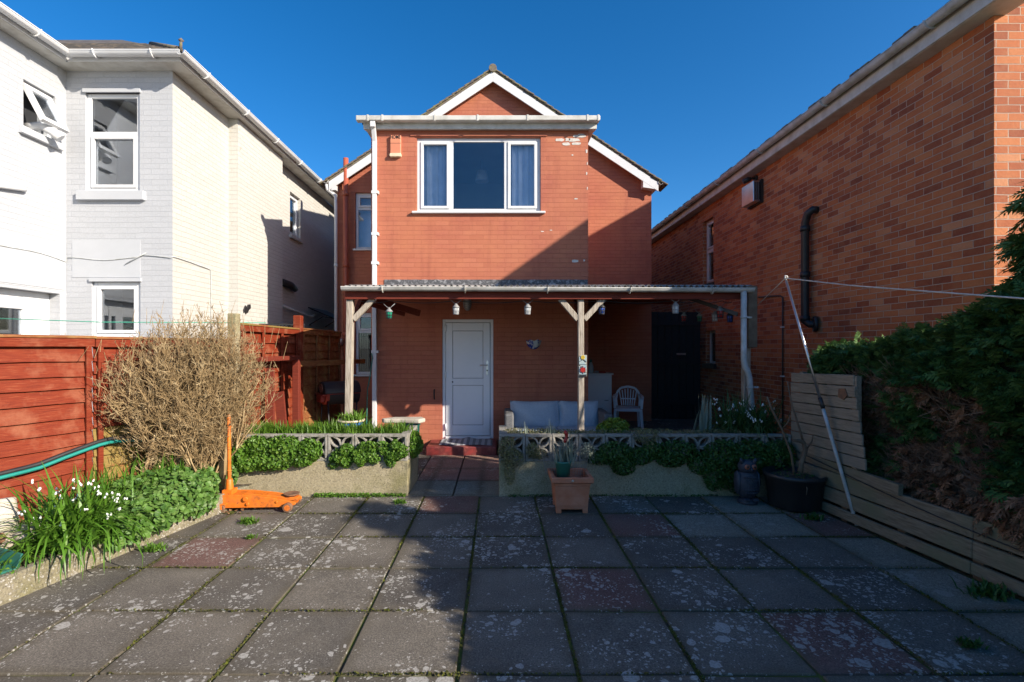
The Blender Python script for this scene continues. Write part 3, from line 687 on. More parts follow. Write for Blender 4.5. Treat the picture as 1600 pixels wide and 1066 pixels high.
# extension roof, fascia, gutter
er = MB(); er.xprism([(7.98, 5.27), (11, 5.95), (11, 5.85), (8.05, 5.2)], -2.18, 1.60); er.build('roof', M['slate'], H)
fa = MB(); fa.box(-2.16, 8.03, 5.125, 1.585, 8.055, 5.27); fa.build('fascia', M['upvcold'], H, bevel=.004)
for xx in (-2.16, 1.562):
    fs_ = MB(); fs_.xprism([(8.056, 5.13), (8.056, 5.27), (10.98, 5.9), (10.98, 5.74)], xx, xx+.022); fs_.build('fascia', M['upvcold'], H)
sf = MB(); sf.box(-2.137, 8.056, 5.14, 1.56, 8.119, 5.155); sf.box(-2.137, 8.12, 5.14, EX0-.001, 10.9, 5.155); sf.box(EX1+.001, 8.12, 5.14, 1.56, 10.9, 5.155); sf.build('soffit', M['upvcold'], H)
eg = MB(); eg.box(-2.25, 7.915, 5.215, 1.62, 8.028, 5.295); eg_o = eg.build('gutter', M['upvcold'], H, bevel=.012, seg=2)
for x in (-2.06, -1.83, -1.0, -.32, .47, 1.42, 1.59):
    b = MB(); b.box(x-.014, 7.908, 5.205, x+.014, 8.02, 5.30); b.build('bracket', M['upvcold'], eg_o)
dp = MB(); dp.box(-2.025, 8.045, .2, -1.957, 8.11, 4.98); dp.beam((-1.99, 7.975, 5.2), (-1.99, 8.078, 4.94), .068, .066); dp.box(-2.03, 7.93, 5.12, -1.95, 8.02, 5.214)
dpo = dp.build('downpipe', M['upvc'], H, bevel=.006)
for z in (4.12, 3.45, 2.98, 1.55):
    b = MB(); b.box(-2.035, 8.04, z-.022, -1.925, 8.12, z+.022); b.build('bracket', M['upvc'], dpo)
fl = MB(); vs = []; fs = []; n = 60
for i in range(n+1):
    x = -1.84+(1.455+1.84)*i/n; vs += [(x, EY-.012, 2.60), (x, EY-.012, 2.71+random.uniform(-.006, .012)), (x, EY, 2.72)]
for i in range(n): a = 3*i; fs += [(a, a+3, a+4, a+1), (a+1, a+4, a+5, a+2)]
fl.add(vs, fs); fl.build('flashing', M['lead'], H)
# flaked paint at the top right of the extension
def flake(cx, cz, w_, h_, n=11):
    pts = []; fp = MB()
    for i in range(n):
        t = 2*math.pi*i/n; k = max(abs(math.cos(t)), abs(math.sin(t))); q = (.5/k)*random.uniform(.75, 1.08)
        pts.append((cx+w_*q*math.cos(t), cz+h_*q*math.sin(t)))
    fp.prism(pts, EY-.004, EY+.002); fp.build('flaked_patch', M['dirtwhite'], H)
for cx, cz, a, b in ((1.33,5.045,.22,.045),(1.0,4.985,.15,.05),(1.24,4.985,.19,.055),(1.13,4.99,.08,.05),(1.11,4.92,.13,.05),(1.27,4.925,.15,.04),(1.35,5.07,.12,.03),(1.44,4.80,.03,.06),(1.21,4.74,.03,.02),(1.44,4.44,.02,.05),(1.25,3.02,.11,.045),(1.4,3.03,.03,.03),(1.27,4.03,.06,.02),(.86,3.52,.04,.015),(.72,3.5,.05,.015),(1.45,4.2,.015,.05),(1.45,4.6,.015,.05)): flake(cx, cz, a, b)
# left corner pipes
sp = MB(); sp.cyl((-3.30, 10.86, .1), (-3.30, 10.86, 5.72), .055, n=14)
for z in (1.9, 3.4, 4.95): sp.cyl((-3.30, 10.86, z-.05), (-3.30, 10.86, z+.05), .068, n=14)
sp.build('soil_pipe', M['redpipe'], H)
dq = MB(); dq.tube([(-3.72, 10.86, 5.15), (-3.70, 10.86, 5.04), (-3.54, 10.9, 4.92), (-3.53, 10.9, 4.7), (-3.53, 10.9, .6)], .036, 12); dqo = dq.build('downpipe', M['upvc'], H)
hp = MB(); hp.prism([(-3.67, 1.66), (-3.69, 1.80), (-3.34, 1.80), (-3.38, 1.66)], 10.72, 10.90); hp.build('hopper', M['upvc'], dqo, bevel=.01)
for z in (3.4, 1.2):
    b = MB(); b.cyl((-3.53, 10.9, z-.03), (-3.53, 10.9, z+.03), .046); b.build('bracket', M['upvc'], dqo)
hk = MB(); hk.tube([(-1.03, EY, .93), (-1.03, EY-.04, .93), (-1.03, EY-.045, .86), (-1.03, EY-.02, .79), (-1.03, EY, .78)], .012, 6); hk.build('wall_hook', M['black'], H)

# ------------------------------------------------------------------ white house on the left
Wh = empty('white_house', (-4.55, 7.0, 0), 'white painted brick house with projecting wing beyond the red fence', 'house')
WX = -4.55; FX0 = -6.04; FY = 7.0; WZ = 5.50
a = MB(); a.wall('y', FY, FX0, WX, -.05, WZ, [(-5.77, -5.01, 3.80, 5.18), (-5.68, -5.0, 1.76, 2.54)], .25); o_ = a.build('wall', [M['whitepaint'], M['sunlitwhite']], Wh)
for p_ in o_.data.polygons:
    if abs(p_.normal.x) > .9 and p_.center.x+worldloc(Wh).x > WX-.02: p_.material_index = 1
a = MB(); a.wall('x', FX0, 2.6, FY, -.05, WZ, [(6.37, 6.83, 4.43, 5.04), (4.9, 6.9, .0, 2.36)], -.25); a.build('side_wall', M['whitepaint'], Wh)
a = MB(); a.wall('x', WX, FY+.25, 8.45, -.05, WZ, [], -.25); a.box(WX-.1, 8.45, -.05, -4.39, 10.2, WZ)
a.wall('x', WX-.02, 10.2, 18, -.05, WZ, [(11.0, 11.58, 4.1, 5.05), (10.9, 11.5, .9, 2.15), (12.0, 13.0, 0, 2.05)], -.25); a.build('flank_wall', M['sunlitwhite'], Wh)
# rendered smooth bands (patched areas) on the white walls
a = MB(); a.box(FX0+.0, 5.0, 2.42, FX0+.006, 6.99, 3.05); a.build('render_band', M['render'], Wh)
a = MB(); a.box(-5.95, FY-.006, 2.60, -5.0, FY, 3.12); a.build('render_band', M['render'], Wh)
for v0, v1, u0, u1, dv in ((3.80, 5.18, -5.77, -5.01, (4.62,)), (1.76, 2.54, -5.68, -5.0, ())):
    wn = window(Wh, 'y', FY, u0, u1, v0, v1, -1, div_v=dv, fw=.06, recess=.03, glass='glassdark', sashes={0}, sill=(.09, .06, .13, 'render') if v0 > 3 else (.03, .04, .06, 'upvc'))
    bk = MB(); bk.box(u0-.3, FY+.9, v0-.4, u1+.3, FY+.95, v1+.4); bk.box(u0-.3, FY+.27, v0-.4, u0-.25, FY+.9, v1+.4); bk.box(u1+.05, FY+.27, v0-.4, u1+.1, FY+.9, v1+.4); bk.build('room', M['room'], wn)
    hdv = MB(); hdv.box(u0-.02, FY-.03, v1, u1+.02, FY+.03, v1+.05); hdv.build('lintel', M['render'], wn)
# open casement on the wing
cw = MB()
for (ya, yb, za, zb) in ((6.37, 6.42, 4.43, 5.04), (6.78, 6.83, 4.43, 5.04), (6.42, 6.78, 4.43, 4.48), (6.42, 6.78, 4.99, 5.04)): cw.box(FX0-.12, ya, za, FX0-.06, yb, zb)
cwo = cw.build('window', M['upvc'], Wh, bevel=.004)
Ms = Matrix.Translation((FX0-.05, 0, 5.0)) @ Matrix.Rotation(R(-28), 4, 'Y')
sh_ = MB()
for (ya, yb, za, zb) in ((6.40, 6.47, -.53, 0), (6.73, 6.80, -.53, 0), (6.47, 6.73, -.53, -.46), (6.47, 6.73, -.07, 0)): sh_.box(-.02, ya, za, .03, yb, zb, 0, Ms)
sho = sh_.build('sash', M['upvc'], cwo, bevel=.004); pn = MB(); pn.box(0, 6.47, -.46, .006, 6.73, -.07, 0, Ms); pn.build('pane', M['glassdark'], sho)
hs = MB(); hs.tube([(FX0-.15, 6.55, 4.5), (FX0+.05, 6.57, 4.53), (FX0+.16, 6.62, 4.47), (FX0+.22, 6.66, 4.40)], [.055, .055, .06, .062], 12); hs.build('vent_hose', M['upvc'], cwo)
si = MB(); si.box(FX0-.05, 6.3, 4.33, FX0+.06, 6.90, 4.42); si.build('sill', M['render'], cwo, bevel=.005)
bk = MB(); bk.box(FX0-.8, 6.2, 4.3, FX0-.252, 6.97, 5.2); bk.build('room', M['dark'], cwo)  # solid block, its dark colour stands in for the unlit room
# french doors of the wing
fd = MB(); X = FX0-.2
for ya, yb in ((4.9, 4.97), (5.85, 6.02), (6.10, 6.16), (6.52, 6.62), (6.62, 6.9)): fd.box(X, ya, 0, X+.06, yb, 2.28)
fd.box(X, 4.9, 2.28, X+.06, 6.9, 2.36); fd.box(X+.005, 4.97, 2.12, X+.055, 6.62, 2.28); fd.box(X+.005, 4.97, 0, X+.055, 6.62, .25)
fdo = fd.build('french_door', M['upvc'], Wh, bevel=.005)
for ya, yb in ((4.97, 5.85), (6.16, 6.52), (6.02, 6.10)):
    p = MB(); p.box(X+.02, ya, .25, X+.026, yb, 2.12); p.build('pane', M['glassdark'], fdo)
bk = MB(); bk.box(X-1.2, 4.7, 0, X-.3, 6.99, 2.42); bk.build('room', M['dark'], fdo)  # solid block again, dark colour in place of indoor shade
# flank windows
wn = window(Wh, 'x', WX-.02, 11.0, 11.58, 4.1, 5.05, 1, div_v=(), fw=.05, recess=.07, glass='glassdark', sashes={0}, sill=(.05, .06, .08, 'sunlitwhite')); bk = MB(); bk.box(-5.2, 10.8, 4, -5.15, 11.8, 5.2); bk.build('room', M['dark'], wn)
wn = window(Wh, 'x', WX-.02, 10.9, 11.5, .9, 2.15, 1, div_v=(1.8,), fw=.05, recess=.1, glass='glassdark'); bk = MB(); bk.box(-5.2, 10.8, .8, -5.15, 11.8, 2.3); bk.build('room', M['dark'], wn)
wn = window(Wh, 'x', WX-.02, 12.0, 13.0, 0, 2.05, 1, div_u=(12.5,), div_v=(1.75,), fw=.06, recess=.1, glass='glassdark', name='back_door'); bk = MB(); bk.box(-5.2, 11.9, 0, -5.15, 13.1, 2.2); bk.build('room', M['dark'], wn)
# eaves
def boxeave(parent, pts, fm='upvc', z=WZ, fh=.17, so=.0):
    pass
a = MB(); a.box(FX0+.22, FY-.24, 5.49, WX+.26, FY-.22, 5.56); a.box(WX+.24, FY-.22, 5.49, WX+.26, 18, 5.56); a.box(FX0+.2, 2.6, 5.49, FX0+.22, FY-.24, 5.56); a.build('fascia', M['upvc'], Wh)
a = MB(); a.box(FX0+.0, FY-.22, 5.485, WX+.24, FY-.0, 5.50); a.box(WX, FY, 5.485, WX+.24, 18, 5.50); a.box(FX0, 2.6, 5.485, FX0+.2, FY-.22, 5.50); a.build('soffit', M['upvcold'], Wh)
gx = WX+.33
gutter(Wh, (FX0+.29, FY-.31, 5.57), (gx, FY-.31, 5.57), r=.06, brk=.55); gutter(Wh, (gx, FY-.36, 5.57), (gx, 18, 5.57), r=.06, brk=1.1); gutter(Wh, (FX0+.29, FY-.26, 5.57), (FX0+.29, 2.6, 5.57), r=.06, brk=.9)
s_ = .66; xe, ye, ze = WX+.30, FY-.28, 5.60; xw = FX0+.25
a = MB(); hr = 3.2
a.add([(xe, ye, ze), (xe-hr, ye+hr, ze+hr*s_), (xe-hr, 18, ze+hr*s_), (xe, 18, ze)], [(0,1,2,3)])
a.add([(xw, ye, ze), (xe, ye, ze), (xe-hr, ye+hr, ze+hr*s_), (xw-hr, ye+hr, ze+hr*s_)], [(0,1,2,3)])
a.add([(xw, 2.6, ze), (xw, ye, ze), (xw-hr, ye+hr, ze+hr*s_), (xw-hr, 2.6, ze+hr*s_)], [(0,1,2,3)])
# tile courses, each a thin wedge
for k in range(9):
    t0 = k*.19; t1 = t0+.2
    for sgn in (0,):
        xa, xb = xw-t0, xe-t0
        a.add([(xa+.02, ye+t0-.02, ze+t0*s_+.012), (xb, ye+t0-.02, ze+t0*s_+.012), (xb-.2, ye+t1, ze+t1*s_+.004), (xa-.18, ye+t1, ze+t1*s_+.004), (xa+.02, ye+t0-.02, ze+t0*s_-.012), (xb, ye+t0-.02, ze+t0*s_-.012)], [(0,1,2,3),(0,4,5,1)])
a.build('roof', M['slate'], Wh, normals=False)
a = MB(); a.tube([(xe-.05, ye+.05, ze+.05), (xe-1.3, ye+1.3, ze+1.3*s_+.02)], .04, 8); a.build('hip_tile', M['mosstile'], Wh)
a = MB(); a.tube([(xe-.03, ye+.03, ze+.02), (xe-.02, ye+.02, ze+.10), (xe-.01, ye+.01, ze+.13)], [.018, .02, .015], 8); a.lathe([(.0, -.035), (.035, 0), (0, .035)], (xe-.01, ye+.01, ze+.15), 10); a.build('finial', M['mosstile'], Wh)
# pipes, cable, small fixtures
a = MB(); a.cyl((WX-.0+.03, 10.22, .3), (WX+.03, 10.22, 5.45), .03); a.build('downpipe', M['black'], Wh)
a = MB(); a.tube([(-4.50, 10.35, 2.98), (-4.49, 10.85, 2.96), (-4.49, 11.1, 2.90)], [.075, .08, .06], 10); a.build('vent_cowl', M['black'], Wh)
a = MB(); a.tube([(-4.50, 10.3, 2.50), (-4.50, 11.9, 2.36), (-4.45, 12.0, 2.36), (-4.45, 12.2, 2.42)], .03, 8); a.build('waste_pipe', M['upvcold'], Wh)
a = MB(); a.tube([(FX0+.03, 5.2, 3.42), (FX0+.05, 6.32, 3.62), (FX0+.02, 6.36, 3.62)], .028, 8); a.build('overflow_pipe', M['upvc'], Wh)
a = MB(); pts = [(FX0+.012, y, 2.91-.06*(y-5.5)+.02*math.sin(y*5)) for y in np.linspace(5.0, 6.98, 16)]+[(x, FY-.012, 2.86+.02*math.sin(x*6)+(.03 if x > -5 else 0)) for x in np.linspace(-6.02, -4.57, 16)]+[(WX+.012, y, 2.89-.05*(y-7)**1.5) for y in np.linspace(7, 7.9, 8)]+[(WX+.012, 7.92, z) for z in (2.7, 2.3, 1.6)]
a.tube(pts, .006, 5); a.tube([(-5.2, FY-.02, 2.78), (-4.9, FY-.03, 2.94)], .006, 5); a.build('cable', M['greypipe'], Wh)
a = MB()
for yy in (12.0, 13.1): a.tube([(-4.50, yy, 2.55), (-3.9, yy, 2.3), (-3.75, yy, 2.1)], .018, 6); a.tube([(-4.52, yy, 2.15), (-4.2, yy, 2.35), (-3.9, yy, 2.3)], .014, 6)
a.tube([(-3.75, 11.9, 2.1), (-3.75, 13.2, 2.1)], .016, 6); a.tube([(-4.50, 11.9, 2.56), (-4.5, 13.2, 2.56)], .016, 6); a.add([(-4.5, 11.9, 2.57), (-4.5, 13.2, 2.57), (-3.9, 13.2, 2.315), (-3.9, 11.9, 2.315), (-3.73, 13.2, 2.11), (-3.73, 11.9, 2.11)], [(0,1,2,3),(3,2,4,5)]); a.build('porch_canopy', M['black'], Wh)
orn = MB(); orn.prism([(-.11,-.02),(-.05,.06),(.0,.02),(.04,.08),(.12,.09),(.13,.02),(.06,-.02),(.03,-.07),(.0,-.03),(-.03,-.10),(-.07,-.04),(-.10,-.08)], -.01, .01, 0, Matrix.Translation((-4.375, 8.72, 2.29)) @ Matrix.Rotation(R(90), 4, 'Z'))
tag(orn.build('wall_ornament', M['black'], None, bevel=.003), 'dark butterfly shaped ornament fixed on the sunlit flank wall', 'ornament')

# ------------------------------------------------------------------ brick house on the right
B = empty('brick_house', (4.65, 4.69, 0), 'orange brick house with white eaves along the right side of the garden', 'house')
BX, BY, BZ = 4.65, 4.69, 4.75
a = MB(); a.wall('x', BX, BY, 19, -.05, BZ, [(10.8, 11.37, 3.02, 4.45), (10.7, 11.2, 1.26, 1.98)], .28)
a.wall('y', BY, BX+.28, 11.3, -.05, BZ, [], .28); a.prism([(BX+.0, BZ), (11.3, BZ), (7.98, 7.2)], BY, BY+.28)
a.wall('x', 11.02, BY+.28, 19, -.05, BZ, [], .28); a.wall('y', 18.7, BX+.28, 11, -.05, BZ, [], .28); a.build('wall', M['brick'], B)
wn = window(B, 'x', BX, 10.8, 11.37, 3.02, 4.45, -1, div_v=(3.79,), fw=.055, recess=.09, glass='glassdark', sashes={0, 1}); bk = MB(); bk.box(5.3, 10, 2.8, 5.35, 11.4, 4.5); bk.build('room', M['room'], wn)
s = MB(); s.box(BX-.05, 10.75, 2.95, BX+.1, 11.42, 3.02); s.build('sill', M['black'], wn)
wn = window(B, 'x', BX, 10.7, 11.2, 1.26, 1.98, -1, fw=.05, recess=.09, glass='glassdark'); bk = MB(); bk.box(5.3, 10, 1.1, 5.35, 11.4, 2.1); bk.build('room', M['dark'], wn)
s = MB(); s.box(BX-.06, 10.65, 1.16, BX+.1, 11.25, 1.26); s.build('sill', M['black'], wn)
a = MB()
for k in range(7): a.box(BX-.012, 10.70+k*.078, 1.99, BX+.02, 10.768+k*.078, 2.21)
a.build('arch_brick', M['brick'], B)
a = MB(); a.box(BX-.20, 4.25, 4.74, BX-.18, 19, 4.90); a.build('fascia', M['upvcold'], B); a = MB(); a.box(BX-.18, 4.25, 4.735, BX+.1, 19, 4.749); a.build('soffit', M['upvcold'], B)
gutter(B, (BX-.265, 4.25, 4.93), (BX-.265, 19, 4.93), r=.06, m='greypipe', brk=1.5)
sl_ = .70
a = MB(); a.prism([(BX-.24, 4.92), (8.0, 4.92+sl_*3.59), (8.0, 4.86+sl_*3.59), (BX-.24, 4.86)], 4.27, 19.2); a.prism([(8.0, 4.92+sl_*3.59), (11.6, 4.92), (11.6, 4.86), (8.0, 4.86+sl_*3.59)], 4.27, 19.2)
y = 4.25
while y < 19:
    j = random.uniform(-.01, .01); a.box(BX-.285+j, y, 4.945, BX-.12, y+.155, 4.975+random.uniform(0, .03)); y += .165
a.build('roof', M['mosstile'], B, bevel=.01)
vg = MB(); vg.prism([(BX-.2, 4.91), (8.0, 4.91+sl_*3.55), (8.0, 4.69+sl_*3.55), (BX-.0, 4.72)], 4.285, 4.305); vg.build('bargeboard', M['upvc'], B)
a = MB(); a.tube([(BX+.02, 7.29, 3.62), (BX-.06, 7.29, 3.63), (BX-.09, 7.36, 3.59), (BX-.09, 7.43, 3.47), (BX-.09, 7.43, 2.13), (BX-.09, 7.43, 2.01), (BX-.06, 7.36, 1.96), (BX+.02, 7.29, 1.96)], .055, 14)
for z in (3.38, 2.05, 2.7): a.cyl((BX-.09, 7.43, z-.04), (BX-.09, 7.43, z+.04), .066, n=14)
a.cyl((BX+.0, 7.29, 1.96), (BX-.045, 7.31, 1.96), .115, n=18); a.build('soil_pipe', M['black'], B)
a = MB(); a.tube([(BX-.02, 8.9, 2.51), (BX-.02, 8.22, 2.47), (BX-.02, 8.14, 2.43), (BX-.02, 8.14, .3)], .013, 8); a.build('brown_pipe', M['brown'], B)
for z in (1.95, 1.15):
    b = MB(); b.box(BX-.035, 8.12, z-.012, BX, 8.19, z+.012); b.build('pipe_clip', M['upvc'], B)
a = MB(); a.box(BX-.17, 8.78, 4.18, BX-.05, 9.20, 4.55); bo = a.build('flue_box', M['chrome'], B, bevel=.008); a = MB()
for k in range(4): a.box(BX-.15+.035*k, 8.764, 4.21, BX-.135+.035*k, 8.779, 4.52)
a.box(BX-.05, 8.76, 4.16, BX, 9.23, 4.57); a.build('grille', M['black'], bo)
a = MB(); a.cyl((BX, 9.0, 4.66), (BX-.03, 9.0, 4.66), .055); a.cyl((BX-.03, 9.0, 4.66), (BX-.12, 9.0, 4.65), .02); a.tube([(BX-.10, 9.0, 4.65), (BX-.15, 9.02, 4.64), (BX-.22, 9.05, 4.61)], [.03, .05, .045], 12); so_ = a.build('security_light', M['black'], B)

# ------------------------------------------------------------------ black side gate
G = empty('side_gate', (3.38, 11.1, 0), 'tall black timber side gate between the red house and brick house', 'gate')
for k in range(7):
    p = MB(); x = 3.39+k*.158; p.box(x, 11.1, .03, x+.15, 11.13, 2.40); p.build('board', M['blackwood'], G, bevel=.004)
for z in (.35, 1.25, 2.1):
    p = MB(); p.box(3.39, 11.065, z, 4.48, 11.1, z+.1); p.build('rail', M['blackwood'], G)
p = MB(); p.box(3.95, 11.05, 1.45, 4.15, 11.065, 1.49); p.build('latch', M['chrome'], G)
# ------------------------------------------------------------------ canopy
CY = 6.45
K = empty('canopy', (0, CY, 0), 'corrugated lean to canopy on weathered timber posts across the back of the red house', 'canopy')
def roofz(y): return 2.405+.118*(y-6.38)
a = MB(); vs = []; fs = []; n = 560; xs = np.linspace(-1.95, 3.27, n+1)
for x in xs:
    zz = .016*math.sin(2*math.pi*x/.0762); ye = 8.10 if x < 1.455 else 10.95
    vs += [(x, 6.37, roofz(6.37)+zz), (x, ye, roofz(ye)+zz), (x, 6.37, roofz(6.37)+zz-.006), (x, ye, roofz(ye)+zz-.006)]
for i in range(n): q = 4*i; fs += [(q, q+4, q+5, q+1), (q+2, q+3, q+7, q+6), (q, q+2, q+6, q+4)]
a.add(vs, fs); a.sm = [True]*len(a.f)
M['sheet'] = plain('weathered corrugated sheet', (.16,.15,.15), (.24,.22,.21), 5, .6, .2, 50, c3=(.10,.10,.09))
a.build('roof_sheet', M['sheet'], K, normals=False)
def post(pts, w_, d_, name='post', m='oldwood'):
    p = MB()
    for (u, v) in zip(pts, pts[1:]): p.beam(u, v, w_, d_, up=(0, 1, 0))
    return p.build(name, M[m], K, bevel=.006)
post([(-1.935, CY, -.02), (-1.90, CY, 2.26)], .085, .085); post([(1.07, CY, -.02), (1.065, CY, 2.25)], .075, .075); post([(3.19, CY, -.02), (3.20, CY, 2.3)], .085, .085)
p = MB(); p.box(3.17, 6.33, 1.62, 3.285, 6.40, 2.40); p.build('cladding', M['bark'], K, bevel=.006)
for (u, v) in (((-1.86, CY-.0, 1.98), (-1.60, CY-.0, 2.25)), ((1.03, CY, 1.98), (.80, CY, 2.25)), ((1.11, CY, 1.98), (1.36, CY, 2.25))):
    p = MB(); p.beam(u, v, .07, .06, up=(0, 1, 0)); p.build('brace', M['oldwood'], K, bevel=.005)
p = MB(); p.box(-1.95, CY-.04, 2.25, 3.26, CY+.05, 2.36); p.build('beam', M['redwood'], K, bevel=.005)
p = MB(); p.box(-1.95, CY-.075, 2.235, 3.26, CY-.045, 2.335); p.build('fascia', M['redwood'], K, bevel=.004)
for i, x in enumerate((-1.88, -1.5, -.9, -.3, .3, .9, 1.43, 1.9, 2.5, 3.2)):
    ye = 8.09 if x < 1.45 else 10.95
    p = MB(); p.beam((x, CY+.05, roofz(CY)-.075), (x, ye, roofz(ye)-.075), .05, .09); p.build('rafter', M['redwood'], K)
p = MB(); p.box(1.47, 9.0, 2.40, 3.25, 9.06, 2.55); p.box(1.47, 10.85, 2.62, 3.36, 10.93, 2.80); p.box(-1.9, 8.03, 2.42, 1.42, 8.10, 2.50); p.build('wall_plate', M['redwood'], K)
for x, y0_, y1_ in ((-1.9, CY, 6.95), (1.07, CY, 6.95)):
    p = MB(); p.beam((x, y0_+.05, 1.95), (x, y1_, 2.28), .05, .05); p.build('brace', M['redwood'], K)
for x in (-1.72, -1.50):
    p = MB(); p.beam((x-.2, 7.0, 2.28), (x+.35, 7.35, 2.12), .045, .09); p.build('brace', M['redwood'], K)
p = MB(); p.beam((2.55, 7.0, 2.35), (3.1, CY+.02, 2.05), .03, .05); p.build('brace', M['black'], K)
gutter(K, (-1.97, CY-.135, 2.385), (3.22, CY-.135, 2.365), r=.052, m='upvcold', brk=.95)
a = MB(); a.tube([(3.10, CY-.14, 2.33), (3.10, CY-.14, 1.45), (3.115, CY-.14, 1.38), (3.155, CY-.14, 1.31), (3.17, CY-.14, 1.24), (3.22, CY-.14, .66)], .036, 12); dpk = a.build('downpipe', M['greypipe'], K)
for z, x in ((2.0, 3.10), (1.12, 3.18)):
    b = MB(); b.cyl((x, CY-.14, z-.012), (x, CY-.14, z+.012), .043); b.box(x, CY-.15, z-.01, x+.1, CY-.12, z+.01); b.build('pipe_clip', M['greypipe'], dpk)

# lanterns
lan_lab = {}
def lantern(x, y, z, col, sc, label):
    t = empty('lantern', (x, y, z), label, 'lantern', 'plastic lanterns strung under the canopy')
    h = .135*sc; r = .038*sc
    b = MB(); b.lathe([(r*.82, .0), (r, h*.55), (r*.9, h*.62)], (x, y, z-h), 10); b.build('lantern_body', M[col], t)
    b = MB(); b.lathe([(r*1.25, h*.62), (r*1.2, h*.68), (r*.55, h*.9), (r*.3, h*1.0), (.0, h*1.02)], (x, y, z-h), 10); b.build('lantern_cap', M['lgrey' if col != 'blue' else 'black'], t)
    b = MB()
    for k in range(6):
        q = 2*math.pi*k/6; b.beam((x+r*.86*math.cos(q), y+r*.86*math.sin(q), z-h), (x+r*1.04*math.cos(q), y+r*1.04*math.sin(q), z-h*.4), .008*sc, .006)
    for zz in (.0, .30): b.lathe([(r*(.9+.2*zz), h*zz-.006), (r*(1+.2*zz), h*zz), (r*(.9+.2*zz), h*zz+.006)], (x, y, z-h), 10)
    b.build('lantern_cage', M['lgrey' if col == 'lclear' else 'black'], t)
    b = MB(); b.tube([(x-.07*sc, y, z+.05), (x-.02, y, z+.005), (x+.02, y, z+.005), (x+.08*sc, y, z+.06)], .004, 5); b.build('wire', M['lgrey'], t)
    return t
lantern(-1.40, 6.44, 2.13, 'lgreen', 1.0, 'green plastic lantern hanging beside the left canopy post')
lantern(-.54, 6.44, 2.185, 'lclear', 1.0, 'clear lantern hanging in front of the bulkhead lamp above the white door')
lantern(.382, 6.44, 2.185, 'lclear', 1.0, 'clear lantern hanging above the ceramic wall pot')
lantern(1.335, 6.44, 2.185, 'blue', 1.0, 'blue lantern with dark cap next to the middle post brace')
lantern(2.285, 6.44, 2.205, 'lclear', 1.05, 'largest pale lantern hanging before the black side gate')
lantern(2.62, 7.05, 2.11, 'lred', .9, 'small dark red lantern above the black gate')
lantern(2.90, 7.20, 2.115, 'lgreen', .9, 'green lantern hung near the slit window of the brick house')
lantern(2.99, 6.9, 2.12, 'lclear', 1.0, 'clear lantern with black bars near the canopy downpipe')
lantern(2.93, 6.6, 2.16, 'lred', 1.1, 'bright red lantern close to the canopy downpipe')
lantern(3.06, 6.6, 2.09, 'blue', 1.0, 'blue lantern hanging behind the white canopy downpipe')
a = MB(); pts = []
hx = [-1.8, -1.40, -.54, .382, 1.335, 2.285, 2.62, 2.9, 3.05]
for u, v in zip(hx, hx[1:]):
    for k in range(6): t = k/6; pts.append((u+(v-u)*t, 6.47, 2.225-.03*math.sin(math.pi*t)))
a.tube(pts, .005, 5); tag(a.build('light_cable', M['black']), 'thin black cable carrying the lanterns beneath the canopy beam', 'cable')
# bulkhead lamp
t = empty('bulkhead_lamp', (-.495, EY, 2.33), 'oval grey bulkhead lamp on the wall above the white door', 'wall lamp')
b = MB(); Mx = Matrix.Translation((-.495, EY-.002, 2.33)) @ Matrix.Rotation(R(90), 4, 'X')
b.lathe([(.068, .0), (.068, .03), (.05, .035)], (0, 0, 0), 24, sy=1.75, M=Mx); b.build('lamp_base', M['lgrey'], t)
b = MB(); b.lathe([(.05, .035), (.042, .06), (.02, .07), (0, .072)], (0, 0, 0), 24, sy=1.75, M=Mx); b.build('lens', M['lclear'], t)
b = MB()
for z in (-.05, -.02, .01, .04): b.box(-.545, EY-.078, 2.33+z-.003, -.445, EY-.04, 2.33+z+.003)
b.build('guard_bar', M['lgrey'], t)
# ceramic wall pot: half bowl with scalloped rim
b = MB(); vs = []; fs = []; n = 16
for i in range(9):
    ph = math.pi*.5*i/8
    for k in range(n+1):
        th = math.pi*k/n; r = .118*math.cos(ph)*(1+.05*math.cos(th*6)*(1-i/8)); vs.append((.58-r*math.cos(th), EY-.002-r*.75*math.sin(th), 1.735-.15*math.sin(ph)+(.012*math.cos(th*6) if i == 0 else 0)))
for i in range(8):
    for k in range(n): q = i*(n+1)+k; fs.append((q, q+1, q+n+2, q+n+1))
b.add(vs, fs); b.sm = [True]*len(b.f); tag(b.build('wall_pot', M['wallpot']), 'blue and white glazed half bowl pot hung on the red wall', 'wall pot')
# mosaic plaque on the middle post
t = empty('mosaic_plaque', (1.07, 6.40, 1.3), 'tall mosaic plaque with yellow sun and red flower fixed to the middle post', 'plaque')
b = MB(); b.box(1.03, 6.385, 1.255, 1.135, 6.405, 1.525); b.build('backing', M['oldwood'], t)
b = MB(); 
for i in range(6):
    for j in range(15):
        x = 1.036+i*.0158; z = 1.262+j*.0172; 
        if (i+j) % 7 != 0: b.box(x, 6.378, z, x+.0138, 6.386, z+.0150)
b.build('mosaic_tile', M['skyb'], t)
b = MB(); b.cyl((1.083, 6.379, 1.495), (1.083, 6.370, 1.495), .026, n=16); b.build('sun_disc', M['yellow'], t)
b = MB(); b.cyl((1.075, 6.3685, 1.50), (1.075, 6.372, 1.50), .004); b.cyl((1.091, 6.3685, 1.50), (1.091, 6.372, 1.50), .004); b.box(1.076, 6.3687, 1.482, 1.09, 6.372, 1.486)
b.box(1.036, 6.374, 1.40, 1.13, 6.3785, 1.406); b.beam((1.04, 6.375, 1.44), (1.083, 6.375, 1.47), .006, .006); b.beam((1.083, 6.375, 1.47), (1.126, 6.375, 1.44), .006, .006); b.box(1.04, 6.374, 1.265, 1.128, 6.3785, 1.275)
